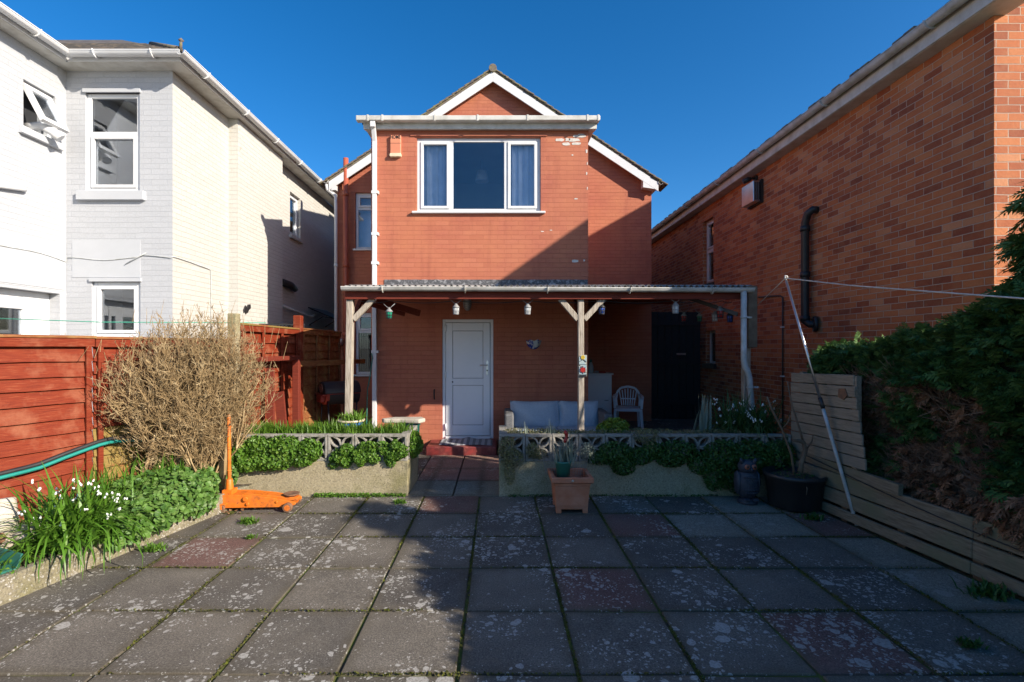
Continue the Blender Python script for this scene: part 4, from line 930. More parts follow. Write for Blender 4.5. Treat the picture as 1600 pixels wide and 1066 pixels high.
for k in range(8): q = 2*math.pi*k/8; b.beam((1.083, 6.376, 1.335), (1.083+.045*math.cos(q), 6.376, 1.335+.05*math.sin(q)), .01, .006)
b.build('outline', M['ink'], t)
b = MB(); pts = []
for k in range(12): q = 2*math.pi*k/12; r = .040 if k % 2 else .028; pts.append((1.083+r*math.cos(q), 1.335+r*math.sin(q)))
b.prism(pts, 6.368, 6.377); b.build('flower', M['lred'], t)

# ------------------------------------------------------------------ seating and things on the terrace
Sf = empty('sofa', (.85, 7.6, 0), 'grey rattan garden sofa with two grey blue back cushions against the red wall', 'sofa')
b = MB(); b.box(.10, 7.22, .04, 1.66, 7.90, .30); b.build('seat_frame', M['rattan'], Sf, bevel=.02, seg=2)
for x in (.10, 1.53):
    b = MB(); b.box(x, 7.22, .30, x+.13, 7.95, .66); b.build('arm', M['rattan'], Sf, bevel=.025, seg=2)
b = MB(); b.box(.23, 7.80, .30, 1.53, 7.95, .70); b.build('backrest', M['rattan'], Sf, bevel=.02)
def pillow(cx, cy, cz, w_, h_, d_, name, parent, tilt=12, n=14):
    b = MB(); Mt = Matrix.Translation((cx, cy, cz)) @ Matrix.Rotation(R(-tilt), 4, 'X'); 
    for sg in (-1, 1):
        vs = []; fs = []
        for i in range(n+1):
            for j in range(n+1):
                u = -1+2*i/n; v = -1+2*j/n; th = (max(0, 1-abs(u)**3.2)*max(0, 1-abs(v)**3.2))**.45
                cx_ = 1-.05*(1-v*v)*0-.035*(1-abs(v))*(abs(u) > .95); cz_ = 1-.06*math.cos(u*math.pi/2)*(abs(v) > .95)
                vs.append((u*w_/2*(1-.03*math.cos(v*1.57)), sg*d_/2*th+.012*math.sin(u*5+v*3), v*h_/2*(1-.05*math.cos(u*1.57))))
        for i in range(n):
            for j in range(n): q = i*(n+1)+j; fs.append((q, q+1, q+n+2, q+n+1) if sg < 0 else (q, q+n+1, q+n+2, q+1))
        b.add(vs, fs, 0, Mt, True)
    return b.build(name, M['cushion'], parent, normals=False)
pillow(.565, 7.70, .585, .76, .43, .17, 'back_cushion', Sf); pillow(1.24, 7.70, .585, .62, .43, .17, 'back_cushion', Sf)
b = MB(); b.box(.24, 7.24, .30, .885, 7.72, .42); b.box(.895, 7.24, .30, 1.52, 7.72, .42); b.build('seat_cushion', M['cushion'], Sf, bevel=.03, seg=3)
t = empty('cupboard', (2.0, 10.4, 0), 'white chipboard cupboard standing beside the plastic chair', 'cupboard')
b = MB(); b.box(1.62, 10.2, .12, 2.32, 10.7, 1.06); b.build('cabinet', M['cupboard'], t, bevel=.004)
b = MB(); b.box(1.60, 10.17, 1.06, 2.35, 10.72, 1.09); b.build('top', M['cupboard'], t, bevel=.004)
for x, y in ((1.66, 10.24), (2.27, 10.24), (1.66, 10.64), (2.27, 10.64)):
    b = MB(); b.box(x-.02, y-.02, -.01, x+.02, y+.02, .12); b.build('leg', M['black'], t)
b = MB(); b.box(1.635, 10.192, .14, 2.305, 10.199, 1.04); b.build('door', M['cupboard'], t, bevel=.002); b = MB(); b.box(2.17, 10.18, .53, 2.25, 10.192, .545); b.build('handle', M['lgrey'], t)
t = empty('spray_bottle', (1.93, 10.4, 1.09), 'pale blue bottle with green cap on top of the white cupboard', 'bottle')
b = MB(); b.lathe([(.055, 0), (.06, .02), (.06, .12), (.035, .19), (.022, .22)], (1.93, 10.4, 1.09), 14); b.build('bottle_body', M['skyb'], t); b = MB(); b.lathe([(.026, .22), (.028, .27), (.0, .28)], (1.93, 10.4, 1.09), 12); b.build('cap', M['greenpot'], t)
t = empty('hand_trowel', (2.1, 10.35, 1.09), 'red handled tool lying on the white cupboard', 'tool')
b = MB(); b.tube([(2.08, 10.33, 1.105), (2.22, 10.3, 1.105)], [.018, .014], 8); b.build('handle', M['lred'], t); b = MB(); b.prism([(1.98, 1.10), (2.08, 1.10), (2.08, 1.13), (2.02, 1.14)], 10.31, 10.37); b.build('blade', M['lgrey'], t)
# plastic chair
C = empty('plastic_chair', (2.55, 9.9, 0), 'white resin armchair with slatted arched back by the black gate', 'chair')
Mc = Matrix.Translation((2.60, 10.0, 0)) @ Matrix.Rotation(R(-14), 4, 'Z')
def cb(name, fn):
    b = MB(); fn(b); 
    b.v = [tuple(Mc @ Vector(v)) for v in b.v]; return b.build(name, M['plasticchair'], C, bevel=.006, seg=2)
def seat(b): b.box(-.22, -.24, .40, .22, .22, .425); b.box(-.23, -.25, .365, .23, -.225, .42)
cb('seat', seat)
for x, y, dx in ((-.24, -.22, -.03), (.24, -.22, .03), (-.20, .22, -.02), (.20, .22, .02)):
    cb('leg', lambda b: (b.beam((x+dx, y-.02 if y < 0 else y+.06, -.005), (x, y, .41), .055, .045, up=(0, 1, 0))))
def back(b):
    pts = [(-.22, .23, .42), (-.235, .27, .56), (-.21, .31, .70), (-.14, .33, .78), (0, .34, .81), (.14, .33, .78), (.21, .31, .70), (.235, .27, .56), (.22, .23, .42)]
    for u, v in zip(pts, pts[1:]): b.beam(u, v, .045, .018, up=(0, -1, .25))
    for k in range(7):
        q = -.15+.05*k; b.beam((q*.8, .225, .43), (q*1.15, .325, .775-abs(q)*.35), .022, .01, up=(0, -1, .25))
    b.box(-.15, .255, .555, .15, .268, .58)
cb('backrest', back)
for sg in (-1, 1):
    cb('armrest', lambda b: [b.beam(u, v, .05, .02) for u, v in zip([(sg*.225, .29, .66), (sg*.27, .1, .645), (sg*.275, -.12, .635), (sg*.265, -.21, .60)], [(sg*.27, .1, .645), (sg*.275, -.12, .635), (sg*.265, -.21, .60), (sg*.25, -.23, .42)])])
# door mat
b = MB(); Mm = Matrix.Translation((-.49, 7.83, .128))
vs = []; fs = []; n = 24
for i in range(n+1):
    u = -.40+.8*i/n
    for v in (-.22, .22): vs.append((u, v+.01*math.sin(u*9), .003+.004*(1+math.sin(u*13))))
    for v in (-.22, .22): vs.append((u, v+.01*math.sin(u*9), .014+.004*(1+math.sin(u*13))+(.035*math.exp(-((u)/.08)**2) if v > 0 else 0)))
for i in range(n): q = 4*i; fs += [(q, q+1, q+5, q+4), (q+2, q+6, q+7, q+3), (q, q+4, q+6, q+2), (q+1, q+3, q+7, q+5)]
fs += [(0, 2, 3, 1), (4*n, 4*n+1, 4*n+3, 4*n+2)]
b.add(vs, fs, 0, Mm); tag(b.build('door_mat', M['mat']), 'grey striped mat on the dark red step at the white door', 'door mat')
# barrel barbecue
Q = empty('barrel_barbecue', (-2.8, 8.7, 0), 'black and red barrel barbecue with round emblem behind the left post', 'barbecue')
dx, dy = .80, .60; c0 = Vector((-2.98, 8.45, .84)); ax_ = Vector((dx, dy, 0)); pr = Vector((dy, -dx, 0))
Mq = Matrix(((pr.x, ax_.x, 0, c0.x), (pr.y, ax_.y, 0, c0.y), (0, 0, 1, c0.z), (0, 0, 0, 1)))
Mq = Mq @ Matrix.Rotation(0, 4, 'Y')
def half(b, a0, a1, r, y0, y1, n=14):
    pts = [(r*math.cos(t), r*math.sin(t)) for t in np.linspace(a0, a1, n+1)]; b.prism(pts, y0, y1, 0, Mq)
b = MB(); half(b, 0, math.pi, .20, 0, .62); b.build('lid', M['bbqblack'], Q, bevel=.01)
b = MB(); half(b, math.pi, 2*math.pi, .195, .02, .60); b.build('barrel', M['bbqred'], Q, bevel=.01)
b = MB(); half(b, math.pi*1.02, 2*math.pi*.99, .197, .08, .605); b.build('barrel_body', M['bbqblack'], Q)
b = MB()
for k in range(16):
    q0, q1 = 2*math.pi*k/16, 2*math.pi*(k+1)/16; b.beam(Mq @ Vector((.075*math.cos(q0), -.006, .085+.075*math.sin(q0))), Mq @ Vector((.075*math.cos(q1), -.006, .085+.075*math.sin(q1))), .014, .012, up=ax_)
for k in range(6):
    q = 2*math.pi*k/6+.3; b.beam(Mq @ Vector((0, -.006, .085)), Mq @ Vector((.05*math.cos(q), -.006, .085+.05*math.sin(q))), .022, .012, up=ax_)
b.build('emblem', M['emblem'], Q)
b = MB(); b.box(-.21, -.05, -.03, .21, .015, -.005, 0, Mq); b.box(-.12, -.05, -.14, .12, .02, -.03, 0, Mq); b.build('end_shelf', M['bbqred'], Q, bevel=.008)
for u in (-.15, .15):
    for v in (.06, .55):
        b = MB(); b.tube([Mq @ Vector((u, v, -.12)), Mq @ Vector((u*1.7, v, -.84))], .013, 6); b.build('leg', M['black'], Q)

# ------------------------------------------------------------------ planters
def screen_row(parent, xs, y, z0, z1, mat, ax='y', th=.09, c=None):
    """pierced concrete screen blocks: frame with four curved petals"""
    w_ = (xs[1]-xs[0])
    for x in xs[:-1]:
        b = MB(); f = .026
        def bx(u0, u1, v0, v1):
            if ax == 'y': b.box(x+u0, y, z0+v0, x+u1, y+th, z0+v1)
            else: b.box(y-th, x+u0, z0+v0, y, x+u1, z0+v1)
        W = w_-.006; Hh = z1-z0
        bx(0, W, 0, f); bx(0, W, Hh-f, Hh); bx(0, f, f, Hh-f); bx(W-f, W, f, Hh-f)
        cx, cz = W/2, Hh/2
        for (sx, sz) in ((1, 1), (1, -1), (-1, 1), (-1, -1)):
            for k in (0, 1):
                pts = []
                for i in range(7):
                    t = i/6; px = (cx-f*.6)*t; pz = (cz-f*.6)*t; bulge = .042*math.sin(math.pi*t)*(1 if k else -1)
                    L = math.hypot(cx, cz); pts.append((cx+sx*(px-bulge*cz/L), cz+sz*(pz+bulge*cx/L)))
                for u, v in zip(pts, pts[1:]):
                    if ax == 'y': b.beam((x+u[0], y+th/2, z0+u[1]), (x+v[0], y+th/2, z0+v[1]), .020, th*.85, up=(0, 1, 0))
                    else: b.beam((y-th/2, x+u[0], z0+u[1]), (y-th/2, x+v[0], z0+v[1]), .020, th*.85, up=(1, 0, 0))
        b.build('screen_block', mat, parent, bevel=.004)
PL = empty('left_planter', (-2, 5.5, 0), 'sunlit concrete planter wall with pierced grey blocks left of the path', 'planter'); PL.name = 'block_planter'
a = MB(); ZB = .375; ZT = .665
a.box(-3.05, 5.47, -.05, -.985, 5.60, ZB); a.box(-1.115, 5.60, -.05, -.985, 6.15, ZB); a.box(-3.05, 6.05, -.05, -1.115, 6.15, .60); a.build('base_wall', M['concrete'], PL, bevel=.01, seg=2)
bw = .292; screen_row(PL, [-.99-bw*k for k in range(7, -1, -1)], 5.485, ZB, ZT, M['block']); screen_row(PL, [5.59, 5.875, 6.15], -.99, ZB, ZT, M['block'], ax='x')
a = MB(); a.box(-3.0, 5.58, .3, -1.085, 6.06, .59); a.build('soil', M['soil'], PL)
PR = empty('block_planter', (1.6, 5.5, 0), 'shaded concrete planter wall with pierced petal blocks behind the terracotta pot', 'planter')
a = MB(); a.box(.012, 5.47, -.05, 3.20, 5.60, ZB); a.box(.012, 5.60, -.05, .14, 6.15, ZB); a.box(.14, 6.05, -.05, 3.2, 6.15, .60); a.build('base_wall', M['concrete'], PR, bevel=.01, seg=2)
screen_row(PR, [.012+bw*k for k in range(0, 12)], 5.485, ZB, ZT, M['block']); screen_row(PR, [5.59, 5.875, 6.15], .012+.09, ZB, ZT, M['block'], ax='x')
a = MB(); a.box(.11, 5.58, .3, 3.2, 6.06, .59); a.build('soil', M['soil'], PR)
TG = 'plants trailing over the block planters'
def trailer(label, specs, dens, mat, L=.030, W=.026, kind='leaf', zmin=.02, name='trailing_plant'):
    c = specs[0][0]; t = empty(name, (c[0], c[1], ZB), label, 'plant', TG)
    P, N = blobs(specs, dens, .45, zmin); leaves('foliage', P, N, L, W, M[mat], t, spread=1.3, fold=.25)
    return t
# left planter: mounds in the blocks
trailer('large bright green trailing mound beside the orange jack handle', [((-2.62, 5.47, .52), (.20, .10, .14)), ((-2.33, 5.46, .50), (.20, .11, .17)), ((-2.9, 5.42, .48), (.20, .12, .19)), ((-2.5, 5.44, .38), (.28, .09, .10)), ((-2.05, 5.46, .50), (.13, .10, .13)), ((-2.15, 5.45, .41), (.15, .08, .09)), ((-2.72, 5.42, .36), (.12, .08, .09))], 26000, 'trail')
for (x, z, r, lab) in ((-1.72, .44, .13, 'small green mound under the first open petal block of the sunlit planter'), (-1.43, .455, .14, 'bright green mound in the middle of the sunlit planter front'), (-1.14, .465, .145, 'rounded green mound at the right front corner of the sunlit planter')):
    sp2 = [((x+rng.uniform(-r, r)*.85, 5.475+rng.uniform(-.03, .015), z+rng.uniform(-.10, .09)), (rng.uniform(.04, .085), rng.uniform(.04, .075), rng.uniform(.04, .075))) for _ in range(13)]+[((x, 5.48, z), (r*.8, .07, .09))]
    trailer(lab, sp2, 26000, 'trail', .024, .021)
trailer('narrow green mound on the path side of the sunlit planter', [((-.97, 5.8, .50), (.08, .22, .15)), ((-.97, 6.0, .45), (.07, .14, .10))], 24000, 'trail')
# right planter: darker trailing plants
trailer('deep green trailing plant right of the terracotta pot', [((1.28, 5.45, .46), (.20, .10, .14)), ((1.36, 5.44, .34), (.14, .08, .11)), ((1.1, 5.46, .42), (.14, .07, .08)), ((1.55, 5.45, .44), (.14, .08, .10))], 22000, 'trailb', .026, .018)
trailer('deep green trailing plant in the middle of the shaded planter', [((1.95, 5.45, .48), (.24, .11, .13)), ((1.88, 5.44, .40), (.16, .08, .08)), ((2.2, 5.44, .36), (.14, .08, .12)), ((1.68, 5.45, .5), (.12, .08, .10))], 22000, 'trailb', .026, .018)
trailer('deep green trailing plant hanging behind the owl statue', [((2.45, 5.44, .44), (.24, .12, .18)), ((2.35, 5.43, .24), (.13, .09, .18)), ((2.75, 5.44, .42), (.26, .13, .20)), ((3.05, 5.44, .44), (.20, .13, .18)), ((2.6, 5.44, .2), (.2, .08, .16))], 20000, 'trailb', .028, .020)
trailer('dry yellowish stonecrop hanging from the path end of the shaded planter', [((.10, 5.45, .54), (.10, .07, .12)), ((.17, 5.45, .42), (.12, .08, .10)), ((.13, 5.44, .28), (.06, .05, .16)), ((.06, 5.50, .44), (.06, .08, .12)), ((.38, 5.45, .50), (.08, .06, .09)), ((.45, 5.46, .46), (.08, .05, .06))], 26000, 'sedum', .016, .012)
trailer('silvery trailing plant between the terracotta pot and deep green plants', [((.98, 5.45, .49), (.09, .06, .10)), ((1.02, 5.46, .42), (.10, .05, .07))], 24000, 'silver', .022, .014)
trailer('grey brown stonecrop spilling over the middle blocks of the shaded planter', [((1.62, 5.47, .66), (.15, .09, .08)), ((1.66, 5.45, .54), (.07, .06, .09))], 26000, 'sedum', .015, .012)
trailer('pale creeping stonecrop along the top of the shaded planter', [((x, 5.70+.06*math.sin(x*5), .645), (.20, .15, .05)) for x in np.arange(.25, 2.7, .27)], 12000, 'sedum', .018, .014)
trailer('rounded yellow green shrub on top of the shaded planter before the chair', [((1.37, 5.85, .68), (.17, .15, .12)), ((1.25, 5.85, .66), (.10, .1, .08))], 17000, 'gold', .035, .022)
# grass on the left planter
def grass(name, xr, yr, z, n, L, mat='grass', W=.007, label=None, kind='stuff', lean=(.1, .9)):
    roots = np.column_stack([rng.uniform(*xr, n), rng.uniform(*yr, n), np.full(n, z)]); o = straps(name, roots, L, W, M[mat], None, lean=lean, seg=3, drop=.8, lrnd=.5)
    tag(o, kind=kind); return o
o = grass('grass', (-2.95, -1.1), (5.60, 6.05), .585, 2600, .09)
cl = [(-2.55, 5.75), (-2.2, 5.8), (-1.62, 5.75), (-1.85, 5.8), (-1.2, 5.75), (-2.75, 5.7)]
rt = np.concatenate([np.column_stack([rng.normal(x, .10, 330), rng.normal(y, .07, 330), np.full(330, .60)]) for x, y in cl]); o2 = straps('grass_tuft', rt, .16, .012, M['grass'], None, lean=(.2, 1.1), seg=4, drop=.9); tag(o2, kind='stuff')
# pots on the left planter
t = empty('blue_bowl', (-1.75, 5.95, .60), 'blue glazed bowl with cream rim and small plants beside the left post', 'plant pot')
b = MB(); b.lathe([(.11, .0), (.135, .06), (.148, .13)], (-1.75, 5.95, .61), 28); b.build('pot', M['bluepot'], t); b = MB(); b.lathe([(.148, .13), (.162, .135), (.165, .155), (.15, .16), (.14, .14)], (-1.75, 5.95, .61), 28); b.build('rim', M['cream'], t)
b = MB(); b.lathe([(.14, 0), (0, .01)], (-1.75, 5.95, .745), 20); b.build('soil', M['soil'], t)
P = np.column_stack([rng.normal(-1.73, .07, 130), rng.normal(5.95, .06, 130), np.full(130, .75)]); straps('foliage', P, .12, .014, M['grass'], t, lean=(.3, 1.4), seg=4)
t = empty('green_tub', (-1.10, 6.30, 0), 'green tub at the inner corner of the sunlit planter holding a flat stone', 'tub'); b = MB(); b.lathe([(.09, 0), (.115, .64), (.125, .645), (.125, .685), (.11, .685), (.105, .6), (0, .6)], (-1.10, 6.30, 0), 20); b.build('tub_body', M['greenpot'], t)
b = MB(); pts = [(-1.34, -.05), (-1.30, -.11), (-1.1, -.10), (-.86, -.14), (-.80, -.02), (-.86, .10), (-1.2, .08)]
b.v = [(x-.10, 6.24+y, z+.0*x) for z in (.692, .745) for x, y in pts]; n = 7; b.f = [list(range(n))[::-1], list(range(n, 2*n))]+[[i, (i+1) % n, (i+1) % n+n, i+n] for i in range(n)]; b.mi = [0]*9; b.sm = [False]*9
tag(b.build('flat_stone', M['stone'], None, bevel=.015, seg=2), 'flat pale stone slab lying on the rear corner of the sunlit planter', 'stone')
# bulbs, strap plants on the right planter
for x, y, n, L, lab in ((.30, 5.62, 9, .17, 'few thin bulb shoots near the path end of the shaded planter'), (.60, 5.64, 15, .17, 'cluster of pale bulb shoots before the left sofa cushion')):
    t = empty('bulb_shoots', (x, y, .6), lab, 'plant', 'bulb shoots on the planter'); P = np.column_stack([rng.normal(x, .035, n), rng.normal(y, .03, n), np.full(n, .6)]); straps('shoot', P, L, .010, M['silver'], t, lean=(.05, .35), seg=4, drop=.6)
t = empty('iris_clump', (2.45, 5.9, .6), 'upright grey green iris leaves on the planter before the black gate', 'plant'); P = np.column_stack([rng.normal(2.43, .05, 26), rng.normal(5.9, .04, 26), np.full(26, .58)]); straps('foliage', P, .40, .032, M['silver'], t, lean=(.02, .45), seg=5, drop=.45)
def leek(cx, cy, cz, n, L, nf, label, mat, spread=.2, W=.022, lean=(.4, 1.5)):
    t = empty('flowering_clump', (cx, cy, cz), label, 'plant', 'white flowering strap leaved clumps')
    P = np.column_stack([rng.normal(cx, spread, n), rng.normal(cy, spread, n), np.full(n, cz)]); straps('foliage', P, L, W, M[mat], t, lean=lean, seg=7, drop=1.0)
    sg = []
    for i in range(nf):
        a_ = rng.uniform(0, 2*math.pi); r = rng.uniform(.1, .9)*L*.75; p = Vector((cx+rng.normal(0, spread*.6), cy+rng.normal(0, spread*.6), cz)); q = p+Vector((math.cos(a_)*r, math.sin(a_)*r, L*rng.uniform(.35, .85)))
        m_ = (p+q)/2+Vector((0, 0, .08)); sg += [(tuple(p), tuple(m_), .004, .003), (tuple(m_), tuple(q), .003, .002)]
        fl_ = MB()
        for k in range(rng.integers(2, 5)):
            c = q+Vector(rng.normal(0, .012, 3)); fl_.lathe([(.003, .010), (.007, .003), (.009, -.009), (.004, -.007)], Vector((0,0,0)), 6, 0, M=Matrix.Translation(c) @ Matrix.Rotation(rng.normal(0, .4), 4, 'X'))
        fl_.build('flower', M['flower'], t, normals=False)
    twigs('stem', sg, M[mat], t)
    return t
leek(2.95, 5.95, .56, 420, .50, 46, 'white flowering clump on the planter around the canopy downpipe', 'strapdark', .13, .018, lean=(.3, 1.6))
trailer('low green leaves at the foot of the downpipe clump', [((2.8, 5.85, .62), (.3, .12, .08)), ((2.45, 5.85, .6), (.12, .1, .05))], 9000, 'trailb', .03, .02)
# ------------------------------------------------------------------ left flower bed: fences, bush, plants, jack
def panel(p, q, z0, z1, nb, mats, label, name='lapped_fence', battens=(.05, .5, .95), algae=None, toprail=.10, seed=1):
    """lapped board panel from p to q (x,y)"""
    random.seed(seed); p = Vector((*p, 0)); q = Vector((*q, 0)); d = (q-p); L = d.length; d.normalize(); nrm = Vector((d.y, -d.x, 0))
    t = empty(name, (p.x, p.y, z0), label, 'fence'); Mp = Matrix(((d.x, -nrm.x, 0, p.x), (d.y, -nrm.y, 0, p.y), (0, 0, 1, 0), (0, 0, 0, 1)))   # local: x along, -y toward the garden
    hb = (z1-toprail-z0)/nb; n = 24
    for i in range(nb):
        b = MB(); za = z0+i*hb; vs = []; fs = []; ph = random.random()*6; dz = random.uniform(-.012, .012)
        for k in range(n+1):
            u = L*k/n; w0 = .006*math.sin(u*3+ph)+.003*math.sin(u*9+ph*2)+dz*u/L
            vs += [(u, -.016, za+w0), (u, -.004, za+w0), (u, .012, za+hb+.03), (u, .020, za+hb+.03)]
        for k in range(n): a_ = 4*k; fs += [(a_, a_+4, a_+7, a_+3)] if False else [(a_+0, a_+4, a_+5, a_+1), (a_+1, a_+5, a_+6, a_+2), (a_+2, a_+6, a_+7, a_+3), (a_+3, a_+7, a_+4, a_+0)]
        fs += [(0, 1, 2, 3), (4*n, 4*n+3, 4*n+2, 4*n+1)]
        # front face: from lower front edge to upper back edge
        b.add([(v[0], v[1], v[2]) for v in vs], fs, 0, Mp)
        m = mats[0] if (algae is None or i < algae) else mats[1]
        b.build('board', m, t)
    for u in battens:
        b = MB(); b.box(u*L-.022, -.040, z0-.01, u*L+.022, -.017, z1-toprail+.01, 0, Mp); b.build('batten', mats[1], t, bevel=.003)
    b = MB(); b.box(0, -.040, z1-toprail, L, .03, z1-.025, 0, Mp); b.build('top_rail', mats[1], t, bevel=.004)
    b = MB(); b.box(-.01, -.05, z1-.025, L+.01, .045, z1, 0, Mp); b.build('capping', mats[-1], t, bevel=.004)
    random.seed(5); return t
panel((-4.60, 2.4), (-3.735, 4.61), .12, 1.73, 12, [M['fence'], M['fence'], M['fencebrown']], 'red stained lapped fence panel nearest the camera with the hose on it', battens=(.02, .31, .64, .98), seed=3)
panel((-3.735, 4.62), (-3.20, 5.96), .12, 1.725, 12, [M['fencealgae'], M['fence'], M['fencebrown']], 'yellow green stained fence panel behind the bare bush', battens=(.03, .5, .97), algae=6, seed=4)
panel((-3.14, 6.05), (-3.14, 7.80), .05, 1.92, 13, [M['fence'], M['fence'], M['fencealgae']], 'red fence panel between the concrete post and tall wooden post', battens=(.03, .34, .67, .97), seed=5)
panel((-3.14, 7.95), (-3.14, 9.9), .05, 1.93, 13, [M['fencebrown'], M['fencebrown'], M['fencebrown']], 'brown shaded fence panel beside the barrel barbecue', battens=(.03, .34, .67, .97), seed=6)  # boards coloured brown to carry the shade on this panel
b = MB(); b.box(-3.22, 5.95, -.05, -3.11, 6.05, 2.03); tag(b.build('fence_post', M['concrete'], None, bevel=.01), 'grey concrete fence post behind the bare bush', 'post')
b = MB(); b.box(-3.20, 7.81, -.05, -3.08, 7.93, 2.12); tag(b.build('fence_post', M['fence'], None, bevel=.008), 'tall wooden post between the red and brown fence panels', 'post')
t = empty('timber_frame', (-3.05, 7.0, 0), 'red stained timber frame with leaning plank standing against the red fence', 'timber frame')
b = MB(); b.box(-2.98, 7.25, -.03, -2.89, 7.34, 1.46); b.build('upright', M['redwood'], t, bevel=.004)
b = MB(); b.beam((-3.02, 6.3, 1.47), (-2.95, 7.4, 1.47), .09, .06); b.build('rail', M['redwood'], t, bevel=.004)
b = MB(); b.beam((-2.95, 6.5, .05), (-3.0, 6.6, 1.35), .10, .03); b.build('plank', M['redwood'], t, bevel=.004); b = MB(); b.beam((-2.95, 7.28, 1.38), (-2.5, 9.3, 1.36), .08, .08); b.build('long_rail', M['fencebrown'], t)
b = MB(); b.beam((-2.80, 6.62, 0), (-2.95, 6.75, 1.02), .12, .04); b.build('offcut', M['redwood'], t)
t = empty('iron_railing', (-3.7, 9, 0), 'black iron railing of the neighbour showing above the red fence', 'railing')
b = MB(); b.beam((-4.2, 8.8, 2.02), (-3.4, 8.8, 2.02), .03, .03); b.build('rail', M['black'], t); b = MB()
for k in range(14): b.cyl((-4.18+k*.06, 8.8, .9), (-4.18+k*.06, 8.8, 2.02), .006, n=6)
b.build('bar', M['black'], t)
# hose and pipe on the fence
def fpt(y, off=.07): return (fenceX(y)+off, y)
zs = lambda y: .30+.60*max(0, min(1, (y-3.0)/2.0))**.9
a = MB(); pts = [(*fpt(y), 1.63-.74*(1-(min(y, 4.75)-3.4)/1.35*.42)+.01*math.sin(y*9)) for y in np.linspace(3.2, 5.5, 26)]
pts = []
for y in np.linspace(3.2, 5.6, 30):
    px = 778+782*(fenceX(y)+.07)/y; py = np.interp(px, [-60, 0, 60, 110, 165, 200, 260], [762, 747, 732, 712, 692, 688, 692]); pts.append((fenceX(y)+.07, y, 1.63-(py-542)/782*y))
a.tube(pts, .016, 8); tag(a.build('garden_hose', M['hose']), 'turquoise garden hose fixed along the red fence', 'hose')
a = MB(); a.tube([(x-.015, y, z+.028) for x, y, z in pts[:22]], .02, 8); tag(a.build('black_pipe', M['black']), 'black pipe running above the turquoise hose on the fence', 'pipe')
a = MB(); a.tube([(-2.03, 8.04, 1.52), (-2.0, 7.98, 1.45), (-2.03, 7.97, 1.2), (-2.08, 7.98, .95), (-2.10, 8.0, .4), (-2.1, 7.9, .02)], .010, 8); tag(a.build('thin_hose', M['greenpot']), 'thin dark green hose hanging on the downpipe by the left post', 'hose')
# neighbour's clothes line
a = MB(); a.tube([(-6.0, 6.0, 1.97), (-5.0, 6.3, 1.94), (-3.2, 6.9, 1.96)], .006, 5); tag(a.build('green_clothes_line', M['greencord']), 'thin green clothes line stretched above the red fence', 'clothes line')

# bare bush
bs = empty('bare_bush', (-3.05, 4.95, .15), 'leafless tan twiggy bush in front of the red fence', 'bush')
segs = []; tips = []; BC = Vector((-3.04, 5.02, 1.17))
def bc(x): return 5.02+.62*(x+3.04)
for i in range(30):
    az = rng.uniform(0, 2*math.pi); ln = rng.uniform(.05, .85); d = Vector((math.cos(az)*ln, math.sin(az)*ln*.35+.5*math.cos(az)*ln, 1)); base = Vector((-2.98+rng.normal(0, .09), 5.05+rng.normal(0, .06), .12))
    branchy(base, d, rng.uniform(.75, 1.1), .016, 3, segs, tips, kids=5, wob=.20, up=.38, ang=.50, shrink=.58)
def inb(p, k=1.0): v = Vector(p)-BC; return (v.x/(.62*(.62+.38*max(0, min(1, (p[2]-.35)/.55)))))**2+((p[1]-bc(p[0]))/.42)**2+(v.z/.90)**2 < k*(.85+.5*random.random()**2) or (p[2] < .6 and abs(v.x) < .35 and p[1] > bc(p[0])-.2)
segs = [s_ for s_ in segs if inb(s_[1]) and s_[1][2] > .1]; tips = [q for q in tips if inb(q[0])]
ext = []
cand = [(s_[1], None) for s_ in segs if s_[1][2] > .55]; random.shuffle(cand)
for (p, d) in tips+cand[:2800]:
    p = Vector(p)
    for k in range(2):
        o_ = Vector(((p.x-BC.x)*.6, (p.y-bc(p.x))*.6, (p.z-BC.z)*.4+.6))+Vector(rng.normal(0, .42, 3)); o_.normalize(); l = rng.uniform(.05, .14); q = p+o_*l
        if not inb(q, 1.08): continue
        ext.append((tuple(p), tuple(q), .0026, .0016))
        for m_ in range(2):
            u = p+(q-p)*rng.uniform(.2, .9); v = u+(o_+Vector(rng.normal(0, .8, 3))).normalized()*rng.uniform(.015, .04); ext.append((tuple(u), tuple(v), .0024, .0022))
for i in range(46):
    x = BC.x+rng.normal(0, .33); p = Vector((x, bc(x)+rng.normal(0, .1), 1.82+rng.uniform(-.1, .12)-.5*(x-BC.x)**2)); l = rng.uniform(.10, .26); q = p+Vector((rng.normal(0, .22), rng.normal(0, .15), 1))*l; ext.append((tuple(p), tuple(q), .0035, .0015))
twigs('branches', segs, M['twig'], bs); twigs('twiglets', ext, M['twig'], bs)
P, N = blobs([((-3.35, 4.95, .85), (.3, .2, .45)), ((-3.45, 5.0, .7), (.2, .2, .3))], 1500, .9); leaves('inner_leaves', P, N, .03, .018, M['inner'], bs, spread=1.5)
stumps = MB(); stumps.tube([(-2.86, 5.15, .1), (-2.82, 5.15, .45), (-2.72, 5.12, .85)], [.045, .035, .02], 8); stumps.tube([(-3.05, 4.93, .1), (-3.07, 4.95, .5), (-3.15, 5.0, .95)], [.028, .024, .015], 8); stumps.tube([(-3.3, 4.7, .1), (-3.33, 4.72, .45), (-3.25, 4.75, .8)], [.02, .016, .01], 8); stumps.build('trunk', M['twig'], bs)
